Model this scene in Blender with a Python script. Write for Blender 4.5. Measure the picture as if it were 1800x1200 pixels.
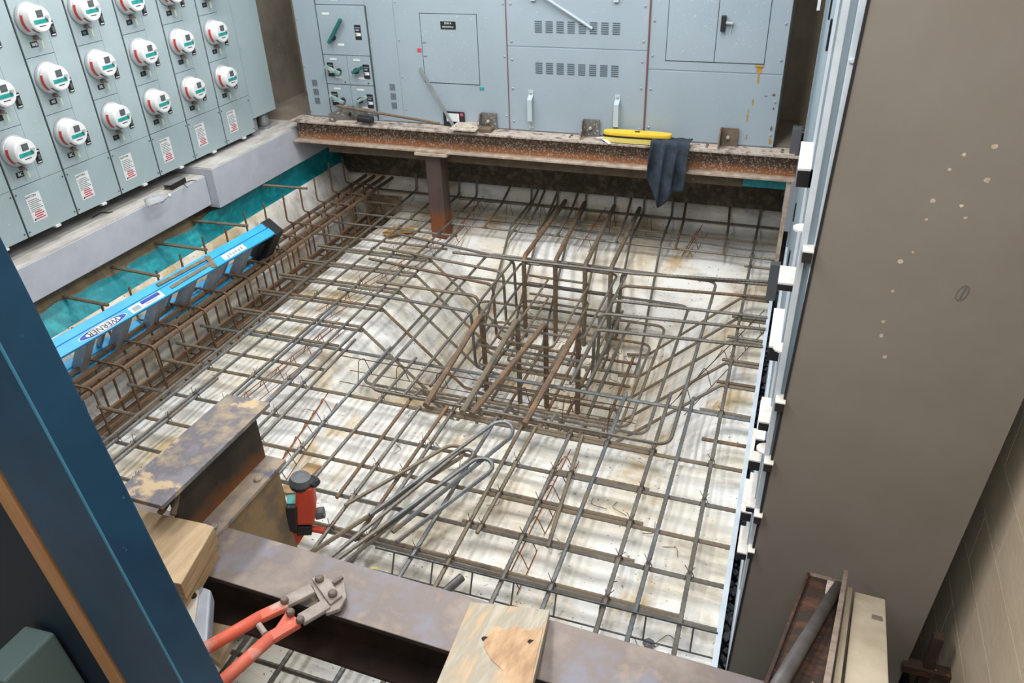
# Excavated switchgear room: rebar mat over a white membrane, meter bank left, switchgear at the back.
# Units are metres: x to the right (x=0 is the right edge of the pit), y away from the viewer, z up (z=0 is the mat).
import bpy, bmesh, math, random
from mathutils import Vector, Matrix
for o in list(bpy.data.objects): bpy.data.objects.remove(o)
rnd = random.Random(7)
SC = bpy.context.scene; COL = SC.collection
# ---------------------------------------------------------------- camera, world, lights
cd = bpy.data.cameras.new('camera'); cam = bpy.data.objects.new('camera', cd); COL.objects.link(cam)
CA = ((0.940734,0.337516,-0.033209),(-0.148576,0.498169,0.854256),(0.304869,-0.798693,0.518791))
cam.matrix_world = Matrix([[CA[0][i], CA[1][i], CA[2][i], (0,0,2.8)[i]] for i in range(3)] + [[0,0,0,1]])
cd.sensor_width = 36; cd.lens = 27.2846; cd.clip_start = .05
SC.camera = cam
W = bpy.data.worlds.new('world'); SC.world = W; W.use_nodes = True
W.node_tree.nodes['Background'].inputs[0].default_value = (.75,.82,.9,1); W.node_tree.nodes['Background'].inputs[1].default_value = .25
VS = SC.view_settings; VS.view_transform = 'Standard'; VS.look = 'None'; VS.gamma = 1; VS.use_curve_mapping = False
VS.exposure = 0.0
def area(name, loc, sx, sy, power, col=(1,.97,.92), rot=(0,0,0)):
    l = bpy.data.lights.new(name, 'AREA'); l.shape = 'RECTANGLE'; l.size = sx; l.size_y = sy; l.energy = power; l.color = col
    o = bpy.data.objects.new(name, l); COL.objects.link(o); o.location = loc; o.rotation_euler = rot
LAMPS_AND_FILL = [(-.75,4.3,3.75), (-2.3,4.3,3.75), (-3.6,4.3,3.75), (-1.5,.6,3.75), (.15,.35,3.75)]  # last two added to brighten the near side, taupe panel and right wall
for p, w in zip(LAMPS_AND_FILL, (62, 66, 52, 66, 40)): area('lamp_and_fill_light', (p[0], p[1], p[2]-.06), .26, 2.3, w, (1,.985,.96))

# ---------------------------------------------------------------- helpers
def lin(c): return tuple((v/255/12.92 if v/255 <= .04045 else ((v/255+.055)/1.055)**2.4) for v in c)
def mat(name, *cols, scale=6, lo=.35, hi=.65, rough=.55, metal=0, speck=None, bump=None, stretch=(1,1,1), detail=6, zgrad=None, coat=0, second=None, third=None):
    """procedural noise-blended colours; speck=(colour, scale, threshold); second=(colour, scale, lo, hi, stretch); zgrad=(colour, z0, z1)"""
    m = bpy.data.materials.new(name); m.use_nodes = True; N = m.node_tree.nodes; L = m.node_tree.links
    b = N['Principled BSDF']; b.inputs['Roughness'].default_value = rough; b.inputs['Metallic'].default_value = metal
    if coat: b.inputs['Coat Weight'].default_value = coat
    tc = N.new('ShaderNodeTexCoord')
    def noise(sc, st=(1,1,1), det=6):
        mp = N.new('ShaderNodeMapping'); mp.inputs['Scale'].default_value = st; L.new(tc.outputs['Object'], mp.inputs[0])
        n = N.new('ShaderNodeTexNoise'); n.inputs['Scale'].default_value = sc; n.inputs['Detail'].default_value = det; n.inputs['Roughness'].default_value = .62
        L.new(mp.outputs[0], n.inputs['Vector']); return n.outputs[0]
    def ramp(src, stops):
        r = N.new('ShaderNodeValToRGB'); e = r.color_ramp.elements
        while len(e) < len(stops): e.new(.5)
        for q, (p, c) in zip(e, stops): q.position = p; q.color = (*c, 1)
        L.new(src, r.inputs[0]); return r.outputs[0]
    cl = [lin(c) for c in cols]
    if len(cl) == 1: cl = [cl[0], tuple(v*.93 for v in cl[0])]
    col = ramp(noise(scale, stretch, detail), [(lo+(hi-lo)*i/(len(cl)-1), c) for i, c in enumerate(cl)])
    def mix(a, fac, c):
        x = N.new('ShaderNodeMix'); x.data_type = 'RGBA'; L.new(fac, x.inputs[0]); L.new(a, x.inputs[6]); x.inputs[7].default_value = (*lin(c), 1); return x.outputs[2]
    if zgrad:
        c, z0, z1 = zgrad
        sp = N.new('ShaderNodeSeparateXYZ'); L.new(tc.outputs['Object'], sp.inputs[0])
        ad = N.new('ShaderNodeMath'); ad.operation = 'MULTIPLY_ADD'; L.new(noise(14), ad.inputs[0]); ad.inputs[1].default_value = abs(z1-z0)*1.3; ad.inputs[2].default_value = -abs(z1-z0)*.65
        a2 = N.new('ShaderNodeMath'); L.new(ad.outputs[0], a2.inputs[0]); L.new(sp.outputs[2], a2.inputs[1])
        mr = N.new('ShaderNodeMapRange'); L.new(a2.outputs[0], mr.inputs[0]); mr.inputs[1].default_value = z0; mr.inputs[2].default_value = z1
        col = mix(col, mr.outputs[0], c)
    for sec in (second, third):
        if not sec: continue
        c, sc, l2, h2, st = sec
        col = mix(col, ramp(noise(sc, st), [(l2, (0,0,0)), (h2, (1,1,1))]), c)
    if speck:
        c, sc, th = speck
        col = mix(col, ramp(noise(sc, (1,1,1), 3), [(th, (0,0,0)), (th+.03, (1,1,1))]), c)
    L.new(col, b.inputs['Base Color'])
    if bump:
        bn = N.new('ShaderNodeBump'); bn.inputs['Strength'].default_value = bump[1]; bn.inputs['Distance'].default_value = .01
        L.new(noise(bump[0], bump[2] if len(bump) > 2 else (1,1,1), 5), bn.inputs['Height']); L.new(bn.outputs[0], b.inputs['Normal'])
    return m

WHT = (226,228,228)
T = dict(
 sheet = mat('white_membrane', (234,234,232), (226,219,204), (202,182,146), scale=1.3, lo=.42, hi=.72, rough=.42, bump=(10,.7,(.35,1.6,1)), third=((104,90,72),6,.50,.92,(.4,1.3,1)), second=((202,180,140),2.0,.54,.66,(1,.8,1)), speck=((92,82,70),48,.665)),
 trench = mat('muddy_membrane', (196,188,172), (150,136,112), (104,90,70), scale=4, rough=.6, bump=(14,.5)),
 dirt = mat('dark_earth', (118,106,94), (88,78,68), (134,122,106), scale=9, rough=.95, bump=(24,.9)),
 brown = mat('brown_earth', (152,134,106), (122,106,84), scale=14, rough=.95, bump=(30,.8)),
 teal = mat('teal_waterproofing', (24,152,162), (16,128,140), (32,168,178), scale=7, rough=.5, speck=((160,190,190),70,.72)),
 concrete = mat('grey_concrete', (158,150,138), (128,120,108), scale=3, rough=.85, bump=(20,.3), speck=((190,184,174),50,.68)),
 olive = mat('olive_concrete', (184,174,154), (164,154,138), scale=4, rough=.85, bump=(20,.3)),
 beige = mat('beige_block', (222,206,182), (208,192,168), scale=3, rough=.85, bump=(40,.25)),
 curb = mat('grey_curb_facing', (192,197,208), (180,185,196), scale=5, rough=.6, speck=((214,216,220),70,.66)),
 curbtop = mat('dusty_curb_top', (212,211,208), (178,173,166), scale=5, rough=.8, stretch=(3,1,1)),
 ceil = mat('ceiling_paint', (206,206,202), rough=.9),
 steel = mat('rebar_grey', (136,132,124), (108,104,98), (128,112,92), scale=5, lo=.3, hi=.75, rough=.5, metal=.3),
 steel2 = mat('rebar_brown', (122,114,102), (130,116,96), (102,96,88), scale=6, rough=.6, metal=.2),
 rust = mat('rebar_rusty', (126,104,82), (108,91,77), (142,112,80), scale=6, rough=.75, metal=.1),
 blue = mat('rebar_bluish', (134,138,140), (108,112,116), (122,112,98), scale=6, rough=.5, metal=.35),
 wire = mat('dark_wire', (70,62,56), (96,72,56), scale=20, rough=.6, metal=.3),
 rwire = mat('rusty_wire', (150,88,48), (112,66,42), scale=20, rough=.75),
 brightwire = mat('bright_wire', (126,128,130), (92,92,94), scale=10, rough=.35, metal=.7),
 enamel = mat('switchgear_enamel', (158,173,184), (152,167,178), scale=2, rough=.5, speck=((212,220,223),85,.665)),
 enamel2 = mat('meter_enamel', (165,182,187), (157,175,180), scale=2, rough=.5, speck=((210,220,221),90,.67)),
 seam = mat('dark_seam', (74,84,88), rough=.7),
 ventdk = mat('vent_slot', (88,100,110), rough=.8),
 cage = mat('rebar_cage_brown', (108,92,78), (122,98,76), (92,80,70), scale=6, rough=.7, metal=.15),
 cage2 = mat('rebar_cage_rust', (124,92,66), (100,80,64), scale=6, rough=.75, metal=.1),
 meterw = mat('meter_white', (238,238,240), rough=.3, coat=.3),
 ring = mat('meter_ring', (196,200,204), rough=.35, metal=.3),
 tealab = mat('teal_label', (52,164,158), (36,140,138), scale=60, rough=.4),
 red = mat('red_label', (206,72,62), rough=.5),
 lcd = mat('grey_display', (96,104,106), (78,86,90), scale=60, rough=.25),
 black = mat('black_plastic', (34,36,40), rough=.5),
 white = mat('white_paper', (226,230,232), rough=.6),
 redink = mat('red_ink', (196,78,92), rough=.7),
 ink = mat('black_ink', (42,44,52), rough=.7),
 brass = mat('seal_metal', (150,128,116), rough=.5, metal=.5),
 tagw = mat('pale_tag', (200,212,192), rough=.5),
 handle = mat('teal_handle', (40,112,110), (28,92,94), scale=30, rough=.4),
 handlew = mat('dusty_handle', (176,190,184), (96,140,138), scale=24, rough=.5),
 grip = mat('grey_pull', (184,198,206), rough=.45),
 redcord = mat('red_trim', (128,78,80), rough=.6),
 rstain = mat('rust_stain', (196,150,62), (150,112,70), scale=30, rough=.8),
 bolt = mat('bolt_metal', (176,184,188), rough=.4, metal=.5),
 beamweb = mat('rusty_beam_web', (112,92,78), (92,76,66), scale=18, rough=.85, zgrad=((170,110,68),.79,.735), speck=((190,176,162),75,.56), bump=(60,.4)),
 beamtop = mat('dusty_beam_top', (140,124,116), (190,180,170), (106,88,80), scale=10, rough=.85),
 flange = mat('dusty_flange', (196,182,168), (158,136,118), scale=16, rough=.85),
 ledger = mat('stained_ledger', (118,104,88), (96,84,70), scale=10, rough=.9, speck=((150,140,126),60,.66)),
 bracket = mat('galvanised_bracket', (126,124,120), (96,92,88), scale=14, rough=.6, metal=.3, speck=((206,202,196),50,.62)),
 plate = mat('dusty_plate', (206,198,188), (168,150,134), scale=16, rough=.8),
 post = mat('post_steel', (104,88,84), (84,68,64), scale=6, rough=.6, metal=.3, stretch=(1,1,.25), zgrad=((134,82,52),.28,.17)),
 millscale = mat('mill_scale', (132,130,138), (110,107,114), (168,152,128), scale=6, lo=.4, hi=.66, rough=.55, metal=.25, second=((196,174,142),3.4,.57,.61,(1,1,1))),
 webdark = mat('dark_web', (74,64,54), (56,48,42), scale=8, rough=.75, metal=.2, stretch=(1,1,.5), zgrad=((128,82,46),.66,.58)),  # dark brown web, blending to rust brown towards the bottom
 flangetan = mat('tan_flange', (176,158,134), (134,126,122), scale=7, rough=.75, second=((100,100,112),5,.58,.66,(1,1,1))),
 gusset = mat('tan_web', (142,124,100), (156,128,92), (120,106,88), scale=7, rough=.8),
 beamb = mat('brown_beam', (146,135,128), (126,116,112), (130,128,138), scale=5, rough=.5, metal=.25, second=((168,148,124),6,.6,.75,(1,1,1))),
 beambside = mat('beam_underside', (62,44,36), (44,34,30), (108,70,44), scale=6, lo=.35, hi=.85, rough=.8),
 ply = mat('plywood_face', (208,184,150), (190,164,130), scale=5, rough=.75, stretch=(6,1,1), bump=(20,.3,(6,1,1))),
 plyedge = mat('plywood_edge', (186,156,118), (146,116,84), scale=6, rough=.8, stretch=(1,1,22)),
 plank = mat('weathered_plank', (196,188,172), (172,164,148), (206,178,146), scale=4, rough=.8, stretch=(7,.8,1), bump=(14,.4,(8,1,1))),
 woodraw = mat('split_wood', (212,182,148), (196,162,128), (176,142,112), scale=9, rough=.8, stretch=(3,.8,1), bump=(16,.8,(3,1,1))),
 bluepaint = mat('blue_paint', (14,66,98), (10,54,84), scale=5, rough=.4, speck=((48,96,120),22,.70)),
 blueedge = mat('blue_edge_highlight', (60,130,160), rough=.5),  # lighter blue paints the light caught on the upright's corner
 darkblue = mat('dark_blue', (12,34,52), rough=.6),
 stripwood = mat('wood_strip', (176,132,92), (160,118,80), scale=6, rough=.7, stretch=(6,6,.6)),
 footgrey = mat('grey_green_foot', (84,104,104), rough=.7),
 ladder = mat('blue_fibreglass', (64,184,240), (48,170,230), scale=8, rough=.45, second=((190,220,236),16,.70,.74,(1,.5,1))),
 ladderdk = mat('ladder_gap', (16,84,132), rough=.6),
 alu = mat('aluminium', (186,190,198), (160,164,172), scale=20, rough=.4, metal=.2, stretch=(1,6,1)),
 spreader = mat('spreader_steel', (140,132,112), (112,104,90), scale=20, rough=.6, metal=.3),
 logoblue = mat('logo_blue', (24,72,178), rough=.5),
 brownpanel = mat('taupe_panel', (132,127,121), (124,118,111), scale=2, rough=.5, speck=((168,152,136),10,.735)),
 paledust = mat('dusty_white_frame', (206,216,226), (184,198,210), scale=10, rough=.6),
 bluegrey = mat('blue_grey_panel', (140,158,170), rough=.5),
 dust = mat('white_dust', (238,234,228), (220,216,210), scale=30, rough=.9),
 dark = mat('dark_gap', (38,36,38), rough=.9),
 gravel = mat('gravel', (110,112,116), (84,86,90), (140,140,142), scale=24, rough=.9),
 yellow = mat('yellow_vinyl', (246,206,66), (232,192,52), scale=10, rough=.45),
 yellow2 = mat('pale_yellow_mesh', (222,206,110), rough=.6),
 cloth = mat('dark_canvas', (38,46,56), (54,66,80), (84,100,118), scale=9, lo=.4, hi=.8, rough=.9),
 redtool = mat('laser_red', (216,76,50), rough=.45),
 greytool = mat('tool_grey', (92,96,100), rough=.5),
 cutred = mat('bolt_cutter_red', (216,112,92), (224,96,68), scale=8, rough=.5, second=((214,172,158),16,.54,.68,(1,1,1))),
 cutjaw = mat('dusty_jaw', (182,172,166), (150,140,134), scale=16, rough=.7),
 cutbolt = mat('cutter_bolt', (122,108,102), rough=.6),
 boxgrey = mat('grey_box', (166,172,184), (148,154,164), scale=8, rough=.5),
 boxivory = mat('ivory_box', (196,192,178), rough=.6),
 raker = mat('rusty_channel', (70,48,38), (50,38,32), (96,62,44), scale=10, rough=.85, speck=((150,124,104),44,.69)),
 rakeredge = mat('channel_edge', (150,138,128), (118,100,88), scale=12, rough=.8),
 timber = mat('old_timber', (186,176,158), (164,152,132), scale=8, rough=.85, stretch=(1,.4,1), speck=((112,98,84),40,.70)),
 pipe = mat('grey_pipe', (104,102,104), (84,80,80), scale=12, rough=.5, metal=.4),
 galv = mat('galvanised_pipe', (168,172,174), (146,150,152), scale=10, rough=.4, metal=.4),
 lamp = None,
 board = mat('block_joint', (196,180,158), rough=.9),
)
mp = bpy.data.materials.new('clear_plastic'); mp.use_nodes = True; b_ = mp.node_tree.nodes['Principled BSDF']
b_.inputs['Base Color'].default_value = (.86,.9,.93,1); b_.inputs['Roughness'].default_value = .12; b_.inputs['Transmission Weight'].default_value = .75; b_.inputs['IOR'].default_value = 1.2
nz = mp.node_tree.nodes.new('ShaderNodeTexNoise'); nz.inputs['Scale'].default_value = 30; bp = mp.node_tree.nodes.new('ShaderNodeBump'); bp.inputs['Strength'].default_value = .6
mp.node_tree.links.new(nz.outputs[0], bp.inputs['Height']); mp.node_tree.links.new(bp.outputs[0], b_.inputs['Normal']); T['clear'] = mp
ml = bpy.data.materials.new('lamp_glow'); ml.use_nodes = True; b_ = ml.node_tree.nodes['Principled BSDF']
b_.inputs['Emission Color'].default_value = (.97,.98,1,1); b_.inputs['Emission Strength'].default_value = 3; T['lamp'] = ml

def link(name, me, m, parent=None):
    o = bpy.data.objects.new(name, me); COL.objects.link(o)
    if m: me.materials.append(T[m] if isinstance(m, str) else m)
    if parent is not None: o.parent = parent
    return o
def tag(o, label, cat, group=None):
    o['label'] = label; o['category'] = cat
    if group: o['group'] = group
    return o
def thing(name, label, cat, loc=(0,0,0), group=None, rot=(0,0,0)):
    o = bpy.data.objects.new(name, None); COL.objects.link(o); o.location = loc; o.rotation_euler = rot; o.empty_display_size = .1
    return tag(o, label, cat, group)
def struct(o): o['kind'] = 'structure'; return o
def dup(src, parent=None):
    c = src.copy(); COL.objects.link(c); c.parent = parent
    for ch in list(src.children): dup(ch, c)
    return c
def V(*a): return Vector(a)
class MB:
    def __init__(s): s.v = []; s.f = []
    def add(s, vs, fs):
        n = len(s.v); s.v += [tuple(v) for v in vs]; s.f += [tuple(i+n for i in f) for f in fs]; return s
    def box(s, x0, x1, y0, y1, z0, z1):
        return s.add([(x,y,z) for z in (z0,z1) for y in (y0,y1) for x in (x0,x1)], [(0,2,3,1),(4,5,7,6),(0,1,5,4),(2,6,7,3),(0,4,6,2),(1,3,7,5)])
    def obox(s, c, ax, ay, az):
        """box from centre and three half-axis vectors"""
        c, ax, ay, az = map(Vector, (c, ax, ay, az))
        return s.add([c+ax*i+ay*j+az*k for k in (-1,1) for j in (-1,1) for i in (-1,1)], [(0,2,3,1),(4,5,7,6),(0,1,5,4),(2,6,7,3),(0,4,6,2),(1,3,7,5)])
    def bar(s, a, b, w, h, up=(0,0,1)):
        a, b = Vector(a), Vector(b); d = (b-a).normalized(); sx = d.cross(Vector(up)).normalized(); uz = sx.cross(d)
        return s.obox((a+b)/2, (b-a)/2, sx*w/2, uz*h/2)
    def prism(s, pts, ext):
        """extrude a polygon of 3d points by vector ext"""
        n = len(pts); e = Vector(ext); P = [Vector(p) for p in pts]
        return s.add(P+[p+e for p in P], [tuple(range(n))[::-1], tuple(range(n,2*n))]+[(i,(i+1)%n,n+(i+1)%n,n+i) for i in range(n)])
    def lathe(s, prof, o=(0,0,0), axis=(0,0,1), n=16):
        """revolve (radius, height) pairs about axis through o"""
        o = Vector(o); a = Vector(axis).normalized(); u = a.orthogonal().normalized(); w = a.cross(u)
        vs = [o+a*h+(u*math.cos(6.28318*k/n)+w*math.sin(6.28318*k/n))*r for r, h in prof for k in range(n)]
        fs = [(i*n+k, i*n+(k+1)%n, (i+1)*n+(k+1)%n, (i+1)*n+k) for i in range(len(prof)-1) for k in range(n)]
        fs += [tuple(range(n))[::-1], tuple((len(prof)-1)*n+k for k in range(n))]
        return s.add(vs, fs)
    def cyl(s, a, b, r, n=10, r2=None):
        a, b = Vector(a), Vector(b); return s.lathe([(r,0),(r if r2 is None else r2,(b-a).length)], a, b-a, n)
    def tube(s, pts, r, n=6, rib=None):
        P = [Vector(p) for p in pts]
        if rib:
            Q = [P[0]]
            for a, b in zip(P, P[1:]):
                k = max(1, round((b-a).length/rib)); Q += [a.lerp(b, (i+1)/k) for i in range(k)]
            P = Q
        vs = []; t = (P[1]-P[0]).normalized(); u = t.orthogonal().normalized()
        for i, p in enumerate(P):
            t = (P[min(i+1,len(P)-1)]-P[max(i-1,0)]).normalized()
            u = (u-t*u.dot(t)); u = u.normalized() if u.length > 1e-6 else t.orthogonal().normalized()
            w = t.cross(u); rr = r*(1.13 if rib and i % 2 else 1)
            vs += [p+(u*math.cos(6.28318*k/n)+w*math.sin(6.28318*k/n))*rr for k in range(n)]
        m = len(P)
        return s.add(vs, [(i*n+k, i*n+(k+1)%n, (i+1)*n+(k+1)%n, (i+1)*n+k) for i in range(m-1) for k in range(n)]+[tuple(range(n))[::-1], tuple((m-1)*n+k for k in range(n))])
    def build(s, name, m, parent=None, bevel=0, smooth=False, loc=None):
        me = bpy.data.meshes.new(name); me.from_pydata(s.v, [], s.f)
        bm = bmesh.new(); bm.from_mesh(me)
        if bevel: bmesh.ops.bevel(bm, geom=list(bm.edges), offset=bevel, segments=2, profile=.6, affect='EDGES', clamp_overlap=True)
        bmesh.ops.recalc_face_normals(bm, faces=bm.faces); bm.to_mesh(me); bm.free()
        if smooth:
            for p in me.polygons: p.use_smooth = len(p.vertices) <= 4
        o = link(name, me, m, parent)
        if loc: o.location = loc
        return o
def fillet(pts, R, k=5):
    P = [Vector(p) for p in pts]; out = [P[0]]
    for a, b, c in zip(P, P[1:], P[2:]):
        u, v = (a-b), (c-b); lu, lv = u.length, v.length; u /= lu; v /= lv
        ang = math.acos(max(-1, min(1, u.dot(v))))
        if ang > 3.0: out.append(b); continue
        d = min(R/math.tan(ang/2), lu*.49, lv*.49); p0, p1 = b+u*d, b+v*d
        for i in range(k+1):
            t = i/k; out.append((p0*(1-t)+b*t)*(1-t)+(b*(1-t)+p1*t)*t)
    return out+[P[-1]]
def plane_mat(o, x, y):
    """matrix with local x, y axes in world; z = x cross y"""
    x = Vector(x).normalized(); y = Vector(y); z = x.cross(y).normalized(); y = z.cross(x)
    return Matrix([[x[i], y[i], z[i], o[i]] for i in range(3)]+[[0,0,0,1]])
def text(name, s, size, o, x, y, m, parent=None, sx=1):
    c = bpy.data.curves.new(name, 'FONT'); c.body = s; c.size = size; c.align_x = 'CENTER'; c.align_y = 'CENTER'; c.extrude = .0006; c.resolution_u = 2
    t = bpy.data.objects.new(name, c); me = bpy.data.meshes.new_from_object(t); bpy.data.objects.remove(t); bpy.data.curves.remove(c)
    me.materials.clear(); me.transform(plane_mat(o, x, y) @ Matrix.Diagonal((sx,1,1,1)))
    return link(name, me, m, parent)
def bolts(pts, n, r, h, m, parent, name='bolt'):
    for p in pts:
        a = Vector(p); MB().lathe([(r,0),(r,h*.7),(r*.7,h)], a, n, 6).build(name, m, parent)

# ---------------------------------------------------------------- setting
def hz(x, y):
    def cl(t): return max(0, min(1, t))
    def sm(t): t = cl(t); return t*t*(3-2*t)
    z = -.11+.012*math.sin(3.1*x+1.7*y)*math.sin(2.3*y-x)+.008*math.sin(9*x+4*y)+.006*math.sin(13*y-5*x)
    t = max((-2.12-x)/.80, (x+.88)/.78, (y-5.2)/.95, (4.05-y)/.55)
    z -= .68*(1-sm(t*.9+.05))
    z -= .34*(1-sm(abs(x+4.02)/.16-1.3))
    if x < -4.3: z = z+(.24-z)*sm((-4.3-x)/.15)
    if y > 6.84: z = z+(.10-z)*sm((y-6.84)/.10)
    return z
xs = [-4.46+4.46*i/150 for i in range(151)]; ys = [1.2+5.76*i/190 for i in range(191)]
mb = MB(); mb.add([(x,y,hz(x,y)) for y in ys for x in xs], [(j*151+i, j*151+i+1, (j+1)*151+i+1, (j+1)*151+i) for j in range(190) for i in range(150)])
fl = struct(mb.build('floor', 'sheet', smooth=True)); fl['label'] = 'white membrane sheet stained beige, lining the pit under the rebar'
fl.data.materials.append(T['trench'])
for p in fl.data.polygons:
    if -4.26 < p.center.x < -3.80 and p.center.z < -.2: p.material_index = 1
struct(MB().box(-5.0,-4.89,-2.6,7.2,-.9,4.0).build('wall_left', 'concrete'))
struct(MB().box(-5.0,1.3,7.05,7.2,.8,4.0).build('wall_back', 'olive'))
struct(MB().box(-5.0,1.3,-2.75,-2.6,-.9,4.0).build('wall_front', 'concrete'))
struct(MB().box(-5.0,1.3,-2.75,7.2,4.0,4.1).build('ceiling', 'ceil'))
wr = struct(MB().box(.765,1.3,-2.6,7.2,-.9,4.0).build('wall_right', 'board'))
blk = None
for r in range(11):
    for k in range(9):
        if blk is None: o = blk = MB().box(.745,.767,.0008,.3992,.0008,.1992).build('block', 'beige', wr, bevel=.0015)
        else: o = blk.copy(); COL.objects.link(o)
        o.location = (0, -.6+k*.4-(.2 if r % 2 else 0), .0+r*.2)
struct(MB().box(-5.0,-.02,6.96,7.2,-.9,.86).build('wall_pit_back', 'dirt'))
struct(MB().box(-4.9,-.0,6.3,7.05,.78,.895).build('trim_1', 'concrete'))  # unseen slab under the switchgear, added to keep light from leaking
struct(MB().box(-5.0,1.3,-2.6,.78,-.9,.9).build('floor_near', 'concrete'))
# earth face and teal waterproofing under the left kerb
mb = MB(); mb.add([(-4.66,1.0,.56),(-4.66,5.0,.56),(-4.6,5.0,.39),(-4.6,1.0,.37),(-4.52,5.0,.1),(-4.52,1.0,.1)], [(0,1,2,3),(3,2,4,5)])
struct(mb.build('wall_earth', 'brown'))
n = 60; mb = MB()
for i in range(n+1):
    y = 1.0+i*.1; e = .012*math.sin(i*1.7)+.01*math.sin(i*.6)
    up = .36 if y < 4.75 else .475; xu = -4.585 if y < 4.75 else -4.45
    mb.v += [(xu,y,up+e),(-4.52,y,.295),(-4.462,y,.215+e*.6)]
    if i: k = 3*i; mb.f += [(k-3,k,k+1,k-2),(k-2,k+1,k+2,k-1)]
tb = mb.build('trim_2', 'teal', smooth=True); struct(tb)
kn = struct(MB().box(-4.89,-4.5,1.0,4.895,.5,.745).build('trim_3', 'curb', bevel=.004))
MB().box(-4.885,-4.505,1.0,4.89,.745,.752).build('kerb_top', 'curbtop', kn)
kf = struct(MB().box(-4.89,-4.42,4.9,7.0,.475,.805).build('trim_4', 'curb', bevel=.004))
MB().box(-4.885,-4.425,4.905,6.95,.805,.812).build('kerb_top', 'curbtop', kf)
# right edge of the pit: white edging, gravel in the gap, pad under the right cabinet
struct(MB().box(-.004,.020,1.0,6.3,-.2,.03).build('trim_5', 'paledust'))
struct(MB().box(.004,.76,.78,7.05,-.9,-.12).build('floor_gap', 'dark'))
mb = MB()
for i in range(420):
    y = 1.3+rnd.random()*4.6; c = V(.026+rnd.random()*.05, y, -.09+rnd.random()*.03); r = .008+rnd.random()*.010
    bmq = [V(rnd.uniform(-1,1),rnd.uniform(-1,1),rnd.uniform(-1,1)).normalized()*r for _ in range(3)]
    mb.add([c+V(r,0,0),c-V(r,0,0),c+V(0,r*1.5,0),c-V(0,r*1.3,0),c+V(0,0,r),c-V(0,0,r)], [(0,2,4),(2,1,4),(1,3,4),(3,0,4),(2,0,5),(1,2,5),(3,1,5),(0,3,5)])
g = mb.build('gravel', 'gravel'); g['kind'] = 'stuff'; tag(g, 'dark grey gravel in the narrow gap along the right edge of the pit', 'gravel')
# unseen ceiling luminaires above the frame; the near two are added fill
for i, p in enumerate(LAMPS_AND_FILL):
    t = thing('unseen_ceiling_light', 'unseen long white ceiling luminaire, for room light and added fill', 'lamp', p, 'ceiling lights')
    MB().box(-.16,.16,-1.2,1.2,.0,.1).build('housing', 'ceil', t, bevel=.01)
    MB().box(-.13,.13,-1.15,1.15,-.012,0).build('diffuser', 'lamp', t)
    MB().cyl((0,-.8,.1),(0,-.8,.25),.01).build('rod', 'galv', t); MB().cyl((0,.8,.1),(0,.8,.25),.01).build('rod', 'galv', t)

# ---------------------------------------------------------------- meter bank on the left wall
MX = -4.60; MOD = [2.08,2.49,2.90,3.31,3.72,4.13,4.54,4.95,5.36]
ROWZ = [1.40,1.755,2.11,2.465]
ORD = ['nearest','second','third','fourth','fifth','sixth','seventh','eighth','ninth','tenth']
def cabinet(y0, first):
    t = thing('meter_cabinet', '', 'cabinet', (MX, y0, .86), 'meter cabinets on the left wall')
    MB().box(-.28,-.006,.003,.407,0,1.94).build('body', 'seam', t)
    for i in range(4):
        z = .32+i*.355
        MB().box(-.006,0,.008,.226,z+.002,z+.353).build('meter_panel', 'enamel2', t)
    MB().box(-.006,0,.008,.404,.0,.317).build('bottom_cover', 'enamel2', t)
    MB().box(-.006,-.001,.229,.404,.32,1.94).build('breaker_cover', 'enamel2', t)
    MB().box(-.006,0,.008,.226,1.745,1.94).build('top_cover', 'enamel2', t)
    lb = MB().box(0,.001,.075,.185,.075,.255).build('warning_label', 'white', t)
    text('label_heading', 'EATON', .021, (.0016,.116,.240), (0,1,0), (0,0,1), 'ink', lb, 1.1)
    mb = MB()
    for k in range(7): mb.box(.001,.0015,.083,.083+.07+.025*((k*7)%3)/2,.214-k*.012,.218-k*.012)
    mb.build('small_print', 'greytool', lb)
    mb = MB()
    for k in range(4): mb.box(.001,.0015,.105-.008*(k%2),.172-.012*((k+1)%2),.128-k*.014,.136-k*.014)
    mb.build('red_print', 'redink', lb)
    MB().prism([(.001,.083,.083),(.001,.099,.083),(.001,.091,.099)], (.0006,0,0)).build('hazard_mark', 'ink', lb)
    bolts([(0,.02,.03),(0,.02,.28),(0,.39,.03),(0,.39,.28)], (1,0,0), .006, .004, 'seam', t, 'screw')
    MB().box(-.03,.012,.21,.25,-.014,.0).build('clip', 'white', t)
    for i in range(4):
        z = .46+i*.355
        b = MB().box(0,.006,.245,.285,z-.045,z+.045).build('breaker', 'black', t, bevel=.001)
        MB().box(.006,.014,.257,.273,z-.022,z+.012).build('toggle', 'greytool', b)
        MB().box(.006,.0068,.250,.280,z+.028,z+.036).build('marking', 'white', b); MB().box(.006,.0068,.250,.280,z-.04,z-.034).build('marking', 'white', b)
    return t
cab0 = None
for i, y0 in enumerate(MOD):
    if y0+.41 < 2.6: continue
    if cab0 is None: c = cab0 = cabinet(y0, True)
    else: c = dup(cab0); c.location = (MX, y0, .86)
    k = MOD.index(y0)-2
    c['label'] = 'tall grey-green meter cabinet column with a white warning label, %s from the blue post' % ORD[k]
t = thing('end_cabinet', 'blank grey end cabinet closing the meter bank, standing on two pipes', 'cabinet', (MX, 5.77, .97))
MB().box(-.28,-.004,.003,.35,0,1.83).build('body', 'enamel2', t, bevel=.003); MB().box(-.004,0,.006,.347,.003,1.825).build('cover', 'enamel2', t)
bolts([(0,.015,.05),(0,.33,.05),(0,.015,.6),(0,.33,.6)], (1,0,0), .006, .004, 'bolt', t, 'screw')
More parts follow.
